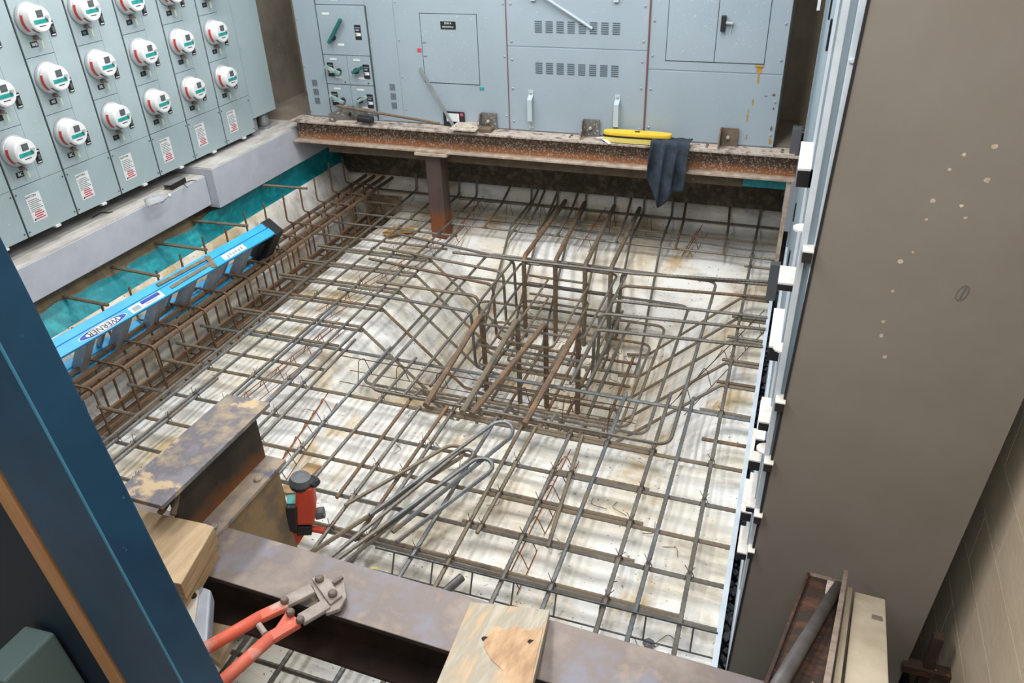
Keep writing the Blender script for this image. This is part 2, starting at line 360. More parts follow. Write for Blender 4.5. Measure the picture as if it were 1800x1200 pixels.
for k, (x, y) in enumerate(((-4.68,5.83),(-4.7,6.03))):
    t = thing('conduit_stub', ['grey pipe stub nearer the meter columns, under the blank end cabinet','wider grey pipe stub with dark inside shadow, under the far end of the blank cabinet'][k], 'pipe', (x,y,.812), 'conduit stubs under the end cabinet')
    MB().cyl((0,0,0),(0,0,.158),.05,20).build('pipe', 'galv', t, smooth=True); MB().lathe([(.062,0),(.062,.02),(.052,.024)],(0,0,0),(0,0,1),20).build('collar', 'galv', t)
def meter():
    t = thing('electric_meter', '', 'meter')
    X = (1,0,0)
    MB().lathe([(.098,0),(.100,.012),(.094,.026),(.088,.03)], (0,0,0), X, 28).build('ring', 'ring', t, smooth=True)
    b = MB().lathe([(.088,.024),(.088,.04),(.083,.065),(.080,.090),(.077,.100),(.072,.105)], (0,0,0), X, 28).build('body', 'meterw', t, smooth=True)
    f = MB().lathe([(.070,.105),(.068,.1075)], (0,0,0), X, 28).build('face', 'white', t)
    MB().box(.1075,.110,-.024,.022,.012,.052).build('display', 'lcd', f); MB().box(.110,.1106,-.017,.015,.020,.042).build('digits', 'greytool', f)
    MB().box(.1075,.1092,-.058,.048,-.024,.000).build('teal_band', 'tealab', f); MB().box(.1075,.1088,-.028,.02,-.042,-.037).build('lettering', 'ink', f)
    MB().lathe([(.013,.1075),(.012,.122)], (0,.042,.006), X, 12).build('optical_port', 'ring', f)
    # red sticker and vent wrapped on the body side
    def wrap(a0, a1, x0, x1, r0, r1):
        mb = MB(); n = 8
        for k in range(n+1):
            a = math.radians(a0+(a1-a0)*k/n); mb.v += [(x0,math.cos(a)*r0,math.sin(a)*r0),(x1,math.cos(a)*r1,math.sin(a)*r1)]
            if k: q = 2*k; mb.f.append((q-2,q,q+1,q-1))
        return mb
    wrap(158,228,.038,.058,.0892,.0866).build('red_sticker', 'red', b); wrap(215,255,.078,.094,.0825,.0808).build('vent', 'greytool', b)
    l = MB().lathe([(.012,0),(.012,.03),(.009,.034)], (.0,.0,-.112), X, 10).build('lock', 'brass', t)
    MB().tube([(.03,0,-.105),(.036,.012,-.118),(.03,.02,-.13)], .003, 5).build('seal_wire', 'brass', l)
    MB().box(.028,.032,.012,.026,-.175,-.128).build('tag', 'tagw', l)
    MB().box(.0,.003,-.045,.008,-.165,-.132).build('number_plate', 'black', t)
    return t
NUM = {(4,0):'3C',(4,1):'1B',(4,2):'10B',(3,0):'7C',(5,1):'7B'}
met0 = None
for i, y0 in enumerate(MOD):
    for j, z in enumerate(ROWZ):
        if j == 3 or (i < 3 and j == 0) or i < 2 or (i == 2 and j == 2): continue
        if met0 is None: c = met0 = meter()
        else: c = dup(met0)
        c.location = (MX, y0+.118, z); c['group'] = 'electric meters on the left wall'
        c['label'] = 'round white electric meter with teal band, %s row, %s column from the blue post' % (['bottom','middle','top'][j], ORD[i-2])
        np = [q for q in c.children if q.name.startswith('number_plate')][0]
        if (i,j) in NUM: text('number', NUM[(i,j)], .03, (.0036,-.018,-.1485), (0,1,0), (0,0,1), 'white', np)
        else: MB().box(.003,.0036,-.034,-.012,-.156,-.141).build('number', 'boxgrey', np)

# ---------------------------------------------------------------- switchgear at the back
SY = 6.2
def seam(p, x0, x1, z0, z1, y=SY-.004): MB().box(x0,x1,y,SY+.002,z0,z1).build('seam', 'seam', p)
def vents(p, x, z, n, w, h, vertical=False):
    mb = MB()
    for k in range(n):
        if vertical: mb.box(x+k*.011,x+k*.011+.004,SY-.005,SY+.001,z,z+h)
        else: mb.box(x,x+w,SY-.005,SY+.001,z+k*.0155,z+k*.0155+.005)
    mb.build('vent', 'ventdk', p)
def section(label, x0, x1):
    t = thing('switchgear_cabinet', label, 'cabinet', (0,0,0), 'switchgear cabinets on the rusty beam')
    MB().box(x0,x1,SY+.004,7.04,.905,2.45).build('body', 'enamel', t)
    return t
def panel(t, x0, x1, z0, z1, name='panel', m='enamel', y=SY, d=.004): return MB().box(x0+.002,x1-.002,y-d+.004,y+.006,z0+.002,z1-.002).build(name, m, t, bevel=.0012)
YF = (0,-1,0)
# section 1: breaker column
t = section('grey switchgear cabinet with the dark teal switch handles, leftmost on the beam', -4.285, -3.31)
panel(t,-4.285,-4.06,.91,2.4); panel(t,-3.55,-3.31,.91,2.4)
panel(t,-4.05,-3.575,1.462,1.868,'switch_door',d=.014); panel(t,-4.05,-3.575,1.872,2.4,d=.01)
seam(t,-4.06,-4.05,.91,2.4); seam(t,-3.577,-3.568,.91,1.868,SY-.010)
for z in (1.02,1.1,1.18): vents(t,-4.21,z,5,0,.055,True); vents(t,-3.42,z,5,0,.055,True)
def toggle(p, x, z, dx, dz, m, L=.13):
    d = V(dx,0,dz).normalized(); c = V(x,SY-.05,z)
    h = MB().bar(c-d*L*.5, c+d*L*.5, .026, .03, (0,1,0)).build('switch_handle', m, p, bevel=.004)
    MB().lathe([(.026,0),(.022,.035)], c+d*L*.3*(-1 if dz > 0 else 1)+V(0,.045,0), YF, 12).build('hub', 'black', h)
toggle(t,-3.87,1.665,.62,.8,'handle',.25)
for x, z, w in ((-3.96,1.80,.07),(-3.85,1.55,.065)): MB().box(x-w/2,x+w/2,SY-.0118,SY-.0095,z-.01,z+.008).build('name_strip', 'white', t)
def blab(p, x, z):
    l = MB().box(x-.03,x+.03,SY-.0125,SY-.0095,z-.06,z+.06).build('rating_label', 'black', p)
    MB().box(x-.026,x+.026,SY-.0135,SY-.012,z-.03,z-.004).build('white_field', 'white', l); MB().box(x-.02,x+.014,SY-.0135,SY-.012,z+.012,z+.024).build('white_field', 'boxgrey', l); MB().box(x-.02,x+.024,SY-.0135,SY-.012,z+.034,z+.04).build('white_field', 'boxgrey', l)
    MB().box(x-.024,x-.016,SY-.0143,SY-.013,z-.026,z-.01).build('digit', 'ink', l)
blab(t,-3.665,1.655)
for a, x0 in enumerate((-4.05,-3.815)):
    for b, z0 in enumerate((.955,1.21)):
        u = panel(t,x0,x0+.236,z0,z0+.25,'breaker_unit',d=.012)
        for dx, z in ((.10,.215),(.13,.06)): MB().box(x0+dx-.034,x0+dx+.034,SY-.0105,SY-.0078,z0+z-.008,z0+z+.008).build('name_strip', 'white', u)
        if a == 0: blab(u,x0+.06,z0+.125); toggle(u,x0+.10,z0+.13,.92,-.36,'handlew',.15)
        else: blab(u,x0+.185,z0+.12); toggle(u,x0+.12,z0+.14,.88,.42,'handle' if b else 'handlew',.12)
        bolts([(x0+.19,SY-.008,z0+.02)],YF,.008,.006,'seam',u,'latch')
bolts([(-4.27,SY,z) for z in (.95,1.35,1.75)],YF,.008,.006,'bolt',t)
MB().box(-4.1+.2,-4.1+.27,SY-.008,SY-.0055,1.905,1.925).build('sticker', 'white', t)
# section 2: plain door
t = section('grey switchgear cabinet with a plain square door and black nameplate', -3.31, -2.31)
panel(t,-3.31,-2.31,.91,2.4)
d = panel(t,-3.07,-2.565,1.265,1.816,'door',d=.009)
for x0, x1, z0, z1 in ((-3.074,-3.069,1.262,1.82),(-2.567,-2.562,1.262,1.82),(-3.074,-2.562,1.815,1.82),(-3.074,-2.562,1.261,1.266)): seam(t,x0,x1,z0,z1,SY-.0015)
npl = MB().box(-2.885,-2.75,SY-.009,SY-.004,1.70,1.76).build('nameplate', 'black', d, bevel=.001)
text('lettering', '2500 A', .022, (-2.818,SY-.0095,1.745), (1,0,0), (0,0,1), 'white', npl); text('lettering', 'SERVICE SWITCH #1', .018, (-2.818,SY-.0095,1.717), (1,0,0), (0,0,1), 'white', npl, .62)
MB().box(-3.12,-3.082,SY-.003,SY+.001,1.51,1.54).build('red_sticker', 'redink', t); MB().box(-2.57,-2.53,SY-.003,SY+.001,1.222,1.246).build('green_sticker', 'tealab', t)
for z in (1.59,1.48): MB().box(-3.062,-3.03,SY-.01,SY-.003,z,z+.008).build('hinge', 'bolt', d)
bolts([(-3.285,SY,z) for z in (1.02,1.3,1.6,1.9)]+[(-2.335,SY,z) for z in (1.02,1.5,1.9)],YF,.008,.006,'bolt',t)
# section 3: vents and pulls
t = section('grey switchgear cabinet with two rows of vents and two pull handles', -2.31, -1.165)
panel(t,-2.31,-1.165,.91,1.578); panel(t,-2.31,-1.165,1.585,2.4); MB().box(-2.313,-2.307,SY-.007,SY+.002,.91,2.4).build('trim', 'redcord', t); MB().box(-1.165,-1.155,SY-.009,SY+.002,.91,2.4).build('trim', 'redcord', t)
for z in (1.383,1.697):
    for k in range(8): vents(t,-2.07+k*.0895,z,6,.058,.0)
for x in (-2.113,-1.383):
    h = MB().prism([(x-.02,SY-.002,1.21),(x-.02,SY-.05,1.175),(x-.02,SY-.05,1.0),(x-.02,SY-.002,.965),(x-.02,SY-.002,.98),(x-.02,SY-.038,1.005),(x-.02,SY-.038,1.17),(x-.02,SY-.002,1.195)],(.04,0,0)).build('pull_handle', 'grip', t)
    for z in (1.222,.952): MB().box(x-.022,x+.022,SY-.008,SY,z-.022,z+.022).build('foot', 'grip', h, bevel=.002); bolts([(x,SY-.008,z)],YF,.008,.006,'bolt',h)
for x in (-2.08,-1.42): MB().box(x-.02,x+.02,SY-.02,SY,1.925,1.965).build('latch', 'grip', t, bevel=.003)
bolts([(-2.27,SY,z) for z in (.98,1.25,1.48,1.62,1.9)]+[(-1.2,SY,z) for z in (.98,1.3,1.5,1.65,1.9)],YF,.009,.007,'bolt',t)
# section 4: double door
t = section('grey switchgear cabinet with a double door and rust streaks, rightmost on the beam', -1.155, -.155)
panel(t,-1.155,-.155,.91,1.442); panel(t,-1.155,-.155,1.45,2.4)
for x0, x1, nm in ((-1.022,-.661,'door'),(-.659,-.3,'door')): d = panel(t,x0,x1,1.519,2.4,nm,d=.009)
for x0, x1, z0, z1 in ((-1.026,-1.021,1.516,2.4),(-.662,-.658,1.516,2.4),(-.302,-.297,1.516,2.4),(-1.026,-.297,1.515,1.52)): seam(t,x0,x1,z0,z1,SY-.0015)
h = MB().box(-.635,-.6,SY-.035,SY-.004,1.74,1.85).build('lever_handle', 'black', d, bevel=.006); MB().cyl((-.6,SY-.02,1.80),(-.55,SY-.02,1.795),.012,10).build('lock_barrel', 'bolt', h); MB().tube([(-.56,SY-.02,1.79),(-.556,SY-.022,1.74)],.004,5).build('key', 'bolt', h)
bolts([(-1.125,SY,z) for z in (1.0,1.3,1.55,1.8)]+[(-.185,SY,z) for z in (1.0,1.25,1.55,1.8)],YF,.009,.007,'bolt',t)
def blotch(name, m, p, x, z, w, h, n=14, y=SY-.0012):
    mb = MB(); c = [(x+math.cos(6.283*k/n)*w*rnd.uniform(.6,1.1), y, z+math.sin(6.283*k/n)*h*rnd.uniform(.6,1.1)) for k in range(n)]
    mb.prism(c, (0,.0011,0)); return mb.build(name, m, p)
blotch('rust_streak','rstain',t,-.325,1.475,.022,.03); blotch('rust_streak','rstain',t,-.325,1.41,.01,.04); MB().box(-.36,-.3,SY-.0062,SY-.004,1.497,1.512).build('rust_streak','rstain',t)
for x, z, w, h in ((-.345,1.24,.008,.03),(-.37,1.14,.006,.06),(-.44,1.0,.006,.035),(-.36,.97,.007,.025),(-.20,1.3,.016,.012),(-.255,1.29,.016,.004),(-.19,1.2,.008,.012),(-.185,1.05,.01,.02),(-.18,.95,.012,.03)): blotch('rust_spot','rstain' if h > .022 else 'ledger',t,x,z,w,h,9)
# loose strips leaning on the switchgear
o = MB().bar((-3.105,SY-.02,1.385),(-2.80,SY-.08,.925),.025,.006,(0,1,0)).build('metal_strip', 'galv'); tag(o, 'thin galvanised strip leaning against the plain switchgear door', 'metal strip')
o = MB().tube([(-2.25,SY-.06,2.12),(-1.60,SY-.012,1.735)],.011,8).build('grey_rod', 'grip'); tag(o, 'slim grey rod slanting down to the upper vents of the switchgear', 'rod')
o = thing('data_sheet', 'small black and red printed notice standing on the beam below the metal strip', 'notice', (-2.83,6.185,.905))
MB().box(-.09,.11,0,.006,0,.125).build('card','black',o); MB().box(-.06,.06,-.002,0,.04,.11).build('print','white',o); MB().box(.07,.1,-.002,0,.09,.115).build('red_mark','redink',o)

# ---------------------------------------------------------------- back beam, post, things on the beam
t = thing('steel_beam', 'rusty dust-speckled I-beam carrying the grey switchgear', 'beam')
MB().box(-4.41,.045,6.03,6.235,.884,.9).build('top_flange', 'beamtop', t, bevel=.002)
MB().box(-4.405,.043,6.03,6.235,.70,.716).build('bottom_flange', 'flange', t, bevel=.002)
MB().box(-4.40,.041,6.125,6.14,.714,.886).build('web', 'beamweb', t)
t = thing('timber_ledger', 'stained brown ledger under the rusty back beam', 'ledger')
MB().box(-4.15,-.34,6.205,6.26,.57,.698).build('board', 'ledger', t, bevel=.003); bolts([(x,6.205,.63) for x in (-3.9,-3.3,-2.5,-1.75,-1.0,-.5)],YF,.014,.012,'ledger',t)
MB().prism([(-.34,6.17,.59),(-.02,6.17,.59),(-.02,6.17,.69),(-.34,6.17,.69)],(0,.05,0)).build('teal_end','teal',t)
t = thing('steel_post', 'square rusty steel post standing under the back beam', 'post', (-3.0,6.055,-.1))
MB().box(-.075,.075,0,.155,-.02,.78).build('tube', 'post', t, bevel=.012); MB().box(-.15,.16,-.045,.15,.775,.798).build('cap_plate', 'flange', t, bevel=.002)
bolts([(-.11,.02,.816),(.12,.02,.816)],(0,0,1),.012,.010,'flange',t)
def bracket(x, label, m='bracket', sc=1.25):
    t = thing('angle_bracket', label, 'bracket', (x,6.05,.9), 'angle brackets on the back beam')
    MB().box(-.06*sc,.06*sc,-.01,.10,0,.012).build('base_plate', 'plate', t, bevel=.001)
    MB().prism([(.05*sc,-.0,.012),(.05*sc,.135,.012),(.05*sc,.135,.14),(.05*sc,.07,.14)], (.01,0,0)).build('gusset', m, t)
    MB().box(.05*sc,.16*sc,.125,.137,.0,.14).build('back_plate', m, t); bolts([(.10*sc,.125,.07)],YF,.015,.02,'plate',t)
    bolts([(-.02,.02,.012),(-.02,.07,.012)],(0,0,1),.012,.012,'bracket',t)
    return t
bracket(-2.62,'angle bracket with a bolted plate, left of the drilled plate on the beam')
bracket(-1.72,'grey angle bracket on the beam, left of the yellow pouch'); bracket(-.62,'brown angle bracket on the beam, right of the dark cloth',m='ledger'); bracket(-.06,'dusty angle bracket at the right end of the back beam',m='ledger')
t = thing('drilled_plate', 'flat dusty steel plate with four holes lying on the back beam', 'plate')
pq = [(-2.775,5.976,0.930),(-2.537,5.981,0.930),(-2.562,6.364,0.930),(-2.802,6.366,0.930)]
MB().prism(pq,(0,0,.014)).build('plate','plate',t,bevel=.002); MB().box(-2.60,-2.44,6.07,6.16,.90,.93).build('shim','ledger',t)
for u, v in ((.15,.2),(.8,.2),(.2,.8),(.85,.8)):
    p = (Vector(pq[0])*(1-u)+Vector(pq[1])*u)*(1-v)+(Vector(pq[3])*(1-u)+Vector(pq[2])*u)*v; MB().cyl(p+V(0,0,.0142),p+V(0,0,.0146),.010,10).build('hole','dark',t)
t = thing('clamp_block', 'dusty angle clamp at the left end of the back beam, under a loose bar', 'clamp', (-3.83,6.07,.9))
MB().prism([(-.18,0,0),(-.02,.0,0),(.04,.05,.0),(.04,.05,.13),(-.02,.05,.13),(-.18,0,.07)],(0,.05,0)).build('angle','bracket',t); MB().box(.0,.16,.06,.12,0,.10).build('back_plate','bracket',t); MB().box(-.1,.1,-.02,.05,.0,.014).build('base_plate','plate',t); bolts([(.02,.05,.07)],YF,.016,.02,'dark',t)
o = MB().cyl((-3.690,6.050,0.956),(-3.548,6.050,0.949),.032,16).build('black_cap', 'black', smooth=False); tag(o, 'black ribbed rubber cap lying on the back beam', 'cap')
o = MB().tube([(-3.901,6.060,1.052),(-2.906,6.060,0.957)],.011,8,.014).build('loose_bar', 'rust'); tag(o, 'short rusty bar propped on the clamp at the left of the back beam', 'bar')
# pouch with dark cloth
t = thing('tool_pouch', 'yellow zipped pouch with black piping lying on the back beam', 'pouch', (-1.19,6.095,.90))
def loaf(z0, z1, s, L=.275, R=.05):
    n = 20; mb = MB(); pts = []
    for k in range(n): a = 6.28318*k/n; pts.append((math.copysign(abs(math.cos(a))**.5,math.cos(a))*L*s, math.copysign(abs(math.sin(a))**.7,math.sin(a))*R*s))
    return mb.prism([(x,y,z0) for x,y in pts],(0,0,z1-z0))
loaf(.0,.046,1).build('lower_side','yellow2',t,bevel=.004); loaf(.046,.056,1.02).build('zip','black',t); loaf(.056,.09,1).build('upper_side','yellow',t,bevel=.01); loaf(0,.005,1.03).build('bottom_piping','black',t)
MB().bar((-.27,-.02,.02),(-.20,-.085,.004),.028,.004).build('strap','white',t); MB().bar((-.33,.0,.02),(-.26,-.01,.03),.02,.004).build('strap','white',t)
MB().box(-.02,.02,-.02,.01,.088,.092).build('mark','black',t)
mb = MB(); nu, nv = 36, 26
for j in range(nv+1):
    for i in range(nu+1):
        u, v = i/nu, j/nv
        L = .43+.10*math.exp(-((u-.42)/.16)**2)-.16*max(0,(.42-u)/.42)**1.6-.07*max(0,(u-.55)/.45)
        s_ = v*(L+.13); fold = .5+.5*math.sin(u*19+.8+v*1.5); amp = min(1,max(0,(s_-.10)*5))
        x = -1.055+u*(.30-.03*v)+.012*math.sin(u*19+2.2)*amp-.03*v*(1-u)
        if s_ < .12: y = 6.125-s_; z = .952+.006*fold
        else: y = 6.000-.045*fold*amp-.012*math.sin(u*7+v*5)*amp; z = .952-(s_-.12)
        mb.v.append((x,y,z))
for j in range(nv):
    for i in range(nu): k = j*(nu+1)+i; mb.f.append((k,k+1,k+nu+2,k+nu+1))
o = mb.build('hanging_cloth','cloth',smooth=True); o.modifiers.new('thickness','SOLIDIFY').thickness = .006
tag(o, 'dark blue-black canvas cloth hanging over the back beam beside the pouch', 'cloth')

# ---------------------------------------------------------------- reinforcement
def rebar(p, pts, r=.010, m='steel', R=.05, rib=.016, name='rebar', n=6):
    return MB().tube(fillet(pts, R) if len(pts) > 2 else pts, r, n, rib).build(name, m, p)
MM = ['steel','steel','steel2','steel','blue','steel2']
def pick(): return MM[rnd.randrange(len(MM))]
mat_t = thing('rebar_mat', 'tied mat of ribbed steel reinforcing bars covering the white membrane', 'rebar mat')
# bars running away from the viewer (lower end y, upper end y)
YB = [(-.15,1.4,-.20,6.84,1,'steel'),(-.355,1.4,-.35,3.99,0,'blue'),(-.49,1.4,-.49,4.0,0,'steel'),(-.74,1.4,-.75,3.92,0,'blue'),(-.83,2.55,-.90,3.43,0,'steel2'),
 (-.97,1.4,-.97,3.47,0,'steel'),(-1.19,2.53,-1.18,3.43,0,'steel2'),(-1.24,1.4,-1.26,3.45,0,'steel2'),(-1.43,1.4,-1.43,3.44,0,'blue'),(-1.68,1.4,-1.71,3.46,0,'steel'),
 (-1.745,2.3,-1.76,3.46,0,'rust'),(-1.9,1.4,-1.92,3.41,0,'steel'),(-1.99,2.54,-2.01,3.44,0,'rust'),(-2.19,1.4,-2.19,3.91,0,'steel'),(-2.38,1.4,-2.42,3.98,0,'blue'),
 (-2.64,1.4,-2.71,4.0,0,'steel'),(-2.76,1.4,-2.76,6.1,0,'steel'),(-2.87,3.1,-2.93,6.84,1,'steel'),(-2.84,1.4,-2.86,3.8,0,'blue'),(-3.14,1.4,-3.12,6.84,1,'steel'),(-3.105,1.4,-3.09,4.4,0,'blue'),
 (-3.40,1.4,-3.31,6.84,1,'steel'),(-3.36,1.4,-3.34,3.3,0,'blue'),(-3.54,1.4,-3.60,6.84,1,'steel'),(-3.50,2.2,-3.50,4.1,0,'blue')]
for i, (x0,y0,x1,y1,hk,m) in enumerate(YB):
    z = .011
    rebar(mat_t, [(x0,y0,z),(x1,y1,z)]+([(x1+.004,y1+.02,z+.17)] if hk else []), .0105, m)
# bars running across
for y, a, b, m in ((1.58,-3.9,0,'steel'),(1.83,-3.9,0,'blue'),(2.08,-3.9,0,'steel'),(2.33,-3.9,0,'steel'),(2.58,-3.9,0,'steel'),(2.83,-3.9,0,'steel2'),(3.09,-3.9,0,'steel'),(3.41,-3.9,0,'steel2'),(3.62,-3.95,-2.73,'steel2'),(3.88,-3.95,0,'blue'),
 (5.62,-4.05,-2.72,'steel2'),(5.91,-4.03,-2.75,'steel'),(6.16,-3.95,0,'steel'),(6.47,-4.03,0,'steel2'),(6.83,-4.13,0,'steel'),(5.98,-.24,0,'steel2'),(3.63,-.25,0,'rust'),(6.6,-4.2,-3.7,'rust')):
    rebar(mat_t, [(a,y,-.011),(b,y+.004,-.011)], .0105, m)
for y, a, b in ((2.355,-1.05,-.16),(2.605,-1.3,-.42),(2.86,-1.25,-.43),(3.115,-.95,-.45),(3.44,-1.9,-.47),(3.92,-3.6,-2.8),(3.91,-.3,0),(2.36,-2.2,-1.0)): rebar(mat_t, [(a,y,-.009),(b,y,-.009)], .0105, 'steel2')
# bars cranked down the left and right sides of the sump
for y in (5.406,5.112,4.81,4.518,4.205):
    rebar(mat_t, [(-3.88,y-.02,-.011),(-2.79,y,-.011),(-2.14,y,-.62),(-1.95,y,-.66)], .0105, 'rust' if y == 4.518 else 'steel2', .03)
    rebar(mat_t, [(-3.8,y-.065,-.011),(-2.74,y-.05,-.011)], .0105, 'steel')
for y in (5.41,5.08,4.78,4.475,4.205):
    rebar(mat_t, [(0,y,-.011),(-.21,y,-.011),(-.88,y,-.64),(-1.05,y,-.66)], .0105, 'steel2', .03)
    rebar(mat_t, [(0,y+.03,-.006),(-.24,y+.03,-.006)], .0105, 'rust' if y < 4.3 else 'steel')
# bars down the far slope and up the near slope
for x in (-.956,-1.22,-1.5,-1.78,-2.06,-2.33):
    rebar(mat_t, [(x-.02,6.86,.17),(x-.02,6.84,.011),(x,6.18,.011),(x+.03,5.3,-.64),(x+.03,5.1,-.66)], .0105, pick(), .05)
for x in (-2.02,-1.72,-1.42,-1.12):
    rebar(mat_t, [(x,3.44,-.0),(x,3.62,-.02),(x,4.08,-.62),(x,4.4,-.66)], .0105, pick(), .06)
for q, m in (((-2.559,6.089,0.020),'rust'),((-2.264,5.932,0.020),'steel2'),((-2.195,6.229,0.020),'steel2'),((-2.062,6.157,0.020),'steel2'),((-1.860,6.107,0.020),'steel2'),((-1.334,6.125,0.020),'steel2'),((-0.818,6.097,0.020),'rust'),((-0.421,6.113,0.020),'steel2')):
    rebar(mat_t, [(q[0]-.05,6.95,.10),(q[0]-.02,6.62,.045),q], .0105, m)
# hoops stepping down the sump
def hoop(p, x0, x1, y0, y1, z, r, m, R=.09, name='hoop'):
    xm = (x0+x1)/2
    return rebar(p, [(xm-.25,y1,z),(x0,y1,z),(x0,y0,z),(x1,y0,z),(x1,y1,z),(xm-.35,y1+.012,z)], r, m, R, .016, name)
hoop(mat_t,-2.31,-.41,3.47,5.57,.022,.0105,'steel'); hoop(mat_t,-2.60,-.60,3.83,5.56,-.22,.0105,'steel'); hoop(mat_t,-2.40,-.77,4.14,5.55,-.43,.0105,'steel2'); hoop(mat_t,-2.25,-.86,4.2,5.45,-.56,.010,'steel2')
for a, b in (((-3.28,5.73),(-2.04,5.46)),((-3.26,5.41),(-2.05,5.23)),((-3.24,5.18),(-2.05,5.0)),((-2.97,4.81),(-2.09,4.79)),((-3.21,4.62),(-2.05,4.55))):
    rebar(mat_t, [(*a,.035),(*b,.045),(b[0]+.01,b[1],-.42),(b[0]+.1,b[1],-.46)], .0115, 'rust' if b[1] == 5.0 else pick(), .06)
for a, b in (((0,5.6),(-1.14,5.49)),((0,5.39),(-1.1,5.26)),((0,5.08),(-1.11,5.01)),((0,4.91),(-1.14,4.79)),((0,4.67),(-1.12,4.56))):
    rebar(mat_t, [(*a,.035),(*b,.045),(b[0]-.01,b[1],-.42),(b[0]-.1,b[1],-.46)], .0115, 'rust' if b[1] == 5.26 else 'steel', .06)
for x, y0, y1, z in ((-2.06,3.46,5.5,.028),(-1.105,3.9,5.5,.026),(-2.10,3.9,5.0,-.2),(-1.08,4.2,5.3,-.2),(-1.04,4.2,5.4,-.35)): rebar(mat_t, [(x,y0,z),(x,y1,z)], .0105, 'steel')
rebar(mat_t, [(-2.58,5.44,.06),(-1.02,5.44,.07),(0,5.62,.05)], .0115, 'steel', .1)
# floor of the sump
for k in range(8): rebar(mat_t, [(-2.08,4.12+k*.165,-.655),(-.92,4.12+k*.165,-.655)], .011, 'rust' if k % 2 else 'steel2'); rebar(mat_t, [(-2.03+k*.15,4.0,-.635),(-2.03+k*.15,5.35,-.635)], .011, 'rust' if k % 3 else 'steel2')
# pier cage
pier = thing('pier_cage', 'column starter cage of thick hooked rusty bars rising from the sump', 'rebar cage')
for x, x2 in ((-1.94,-1.86),(-1.67,-1.62),(-1.46,-1.56),(-1.22,-1.23)): rebar(pier, [(x,4.5,-.66),(x,4.5,.075),(x2,3.37,.06)], .0185, 'rust' if x != -1.67 else 'steel2', .055, .024, 'hooked_bar', 8)
for x, x2 in ((-1.95,-1.99),(-1.68,-1.80),(-1.43,-1.51),(-1.22,-1.27)): rebar(pier, [(x,5.45,-.66),(x,5.45,.085),(x2,6.80,.07)], .0185, 'steel2' if x > -1.5 else 'rust', .055, .024, 'hooked_bar', 8)
for z in (.015,-.17,-.34,-.5): hoop(pier,-1.985,-1.175,4.455,5.495,z,.0095,'steel' if z > -.2 else 'steel2',.05,'tie')
for z in (-.1,-.27): hoop(pier,-1.75,-1.4,4.455,5.495,z,.009,'steel2',.05,'tie')
# edge-beam cage along the left wall
cage = thing('edge_beam_cage', 'long brown rebar cage with stirrups lying in the trench along the left wall', 'rebar cage')
for i, x in enumerate((-4.21,-4.12,-4.02,-3.93)): rebar(cage, [(x,1.5,.088),(x-.015+.01*i,6.93,.088)], .0165, ('cage','cage2','cage','cage')[i], name='long_bar', rib=.02)
for i, x in enumerate((-4.2,-4.1,-4.0,-3.92)): rebar(cage, [(x,1.5,-.325),(x,6.93,-.325)], .0165, 'cage', name='long_bar', rib=.02)
for x, z in ((-3.905,-.08),(-4.24,-.1),(-3.905,-.2)): rebar(cage, [(x,1.5,z),(x,6.6,z)], .009, 'cage2', name='side_bar')
for k in range(20):
    y = 1.5+k*.268; dx = rnd.uniform(-.012,.012); m = 'cage' if k % 3 else 'cage2'
    rebar(cage, [(-4.275+dx,y+.02,.40+rnd.uniform(-.06,.02)),(-4.265+dx,y,.118),(-3.90+dx,y,.118),(-3.89+dx,y,-.35),(-4.0,y,-.35)], .0082, m, .045, .03, 'stirrup', 5)
    rebar(cage, [(-4.1,y+.05,.10),(-4.1,y+.05,-.35),(-4.24,y+.05,-.35),(-4.24,y+.05,.08)], .0078, m, .03, .03, 'stirrup', 5)
# dowels out of the left wall
for k, (a, b) in enumerate((((-4.590,3.389,0.389),(-4.186,3.376,0.390)),((-4.590,3.836,0.406),(-4.146,3.820,0.400)),((-4.590,4.291,0.401),(-4.106,4.295,0.400)),((-4.590,4.735,0.409),(-4.069,4.762,0.410)),((-4.460,5.507,0.458),(-4.024,5.581,0.440)))):
    o = MB().tube([a,b],.012,6,.018).build('dowel_bar','steel2'); tag(o, 'brown dowel bar sticking out of the left wall, %s from the left' % ORD[k], 'rebar', 'dowels from the left wall')
# loose hairpins on the mat
def hairpin(a0, a1, b1, b0, m, label, r=.011):
    a0, a1, b1, b0 = map(Vector, (a0,a1,b1,b0)); d = ((a1-a0).normalized()+(b1-b0).normalized()).normalized(); h = (b1-a1).length/2; c = (a1+b1)/2; u = (a1-c).normalized()
    arc = [c+u*h*math.cos(math.pi*k/10)+d*h*1.1*math.sin(math.pi*k/10) for k in range(1,10)]
    o = MB().tube([a0,a1]+arc+[b1,b0], r, 6, .016).build('hairpin_bar', m); tag(o, label, 'rebar', 'loose hairpin bars on the mat')
hairpin((-1.729,2.435,0.060),(-1.398,3.264,0.090),(-1.259,3.177,0.090),(-1.565,2.365,0.060),'blue','grey U-shaped hairpin bar reaching furthest from the brown beam, on the mat')
hairpin((-1.902,2.480,0.036),(-1.594,3.040,0.050),(-1.479,2.983,0.050),(-1.901,2.125,0.036),'steel2','brown U-shaped hairpin bar nearest the red laser, loose on the mat')
hairpin((-1.788,2.099,0.050),(-1.490,3.011,0.070),(-1.403,2.982,0.070),(-1.695,2.122,0.050),'steel','grey U-shaped hairpin bar in the middle of the loose bundle')
hairpin((-1.730,2.110,0.070),(-1.377,2.923,0.100),(-1.257,2.865,0.100),(-1.517,2.313,0.060),'blue','grey U-shaped hairpin bar with a rusty short leg, on top of the bundle')
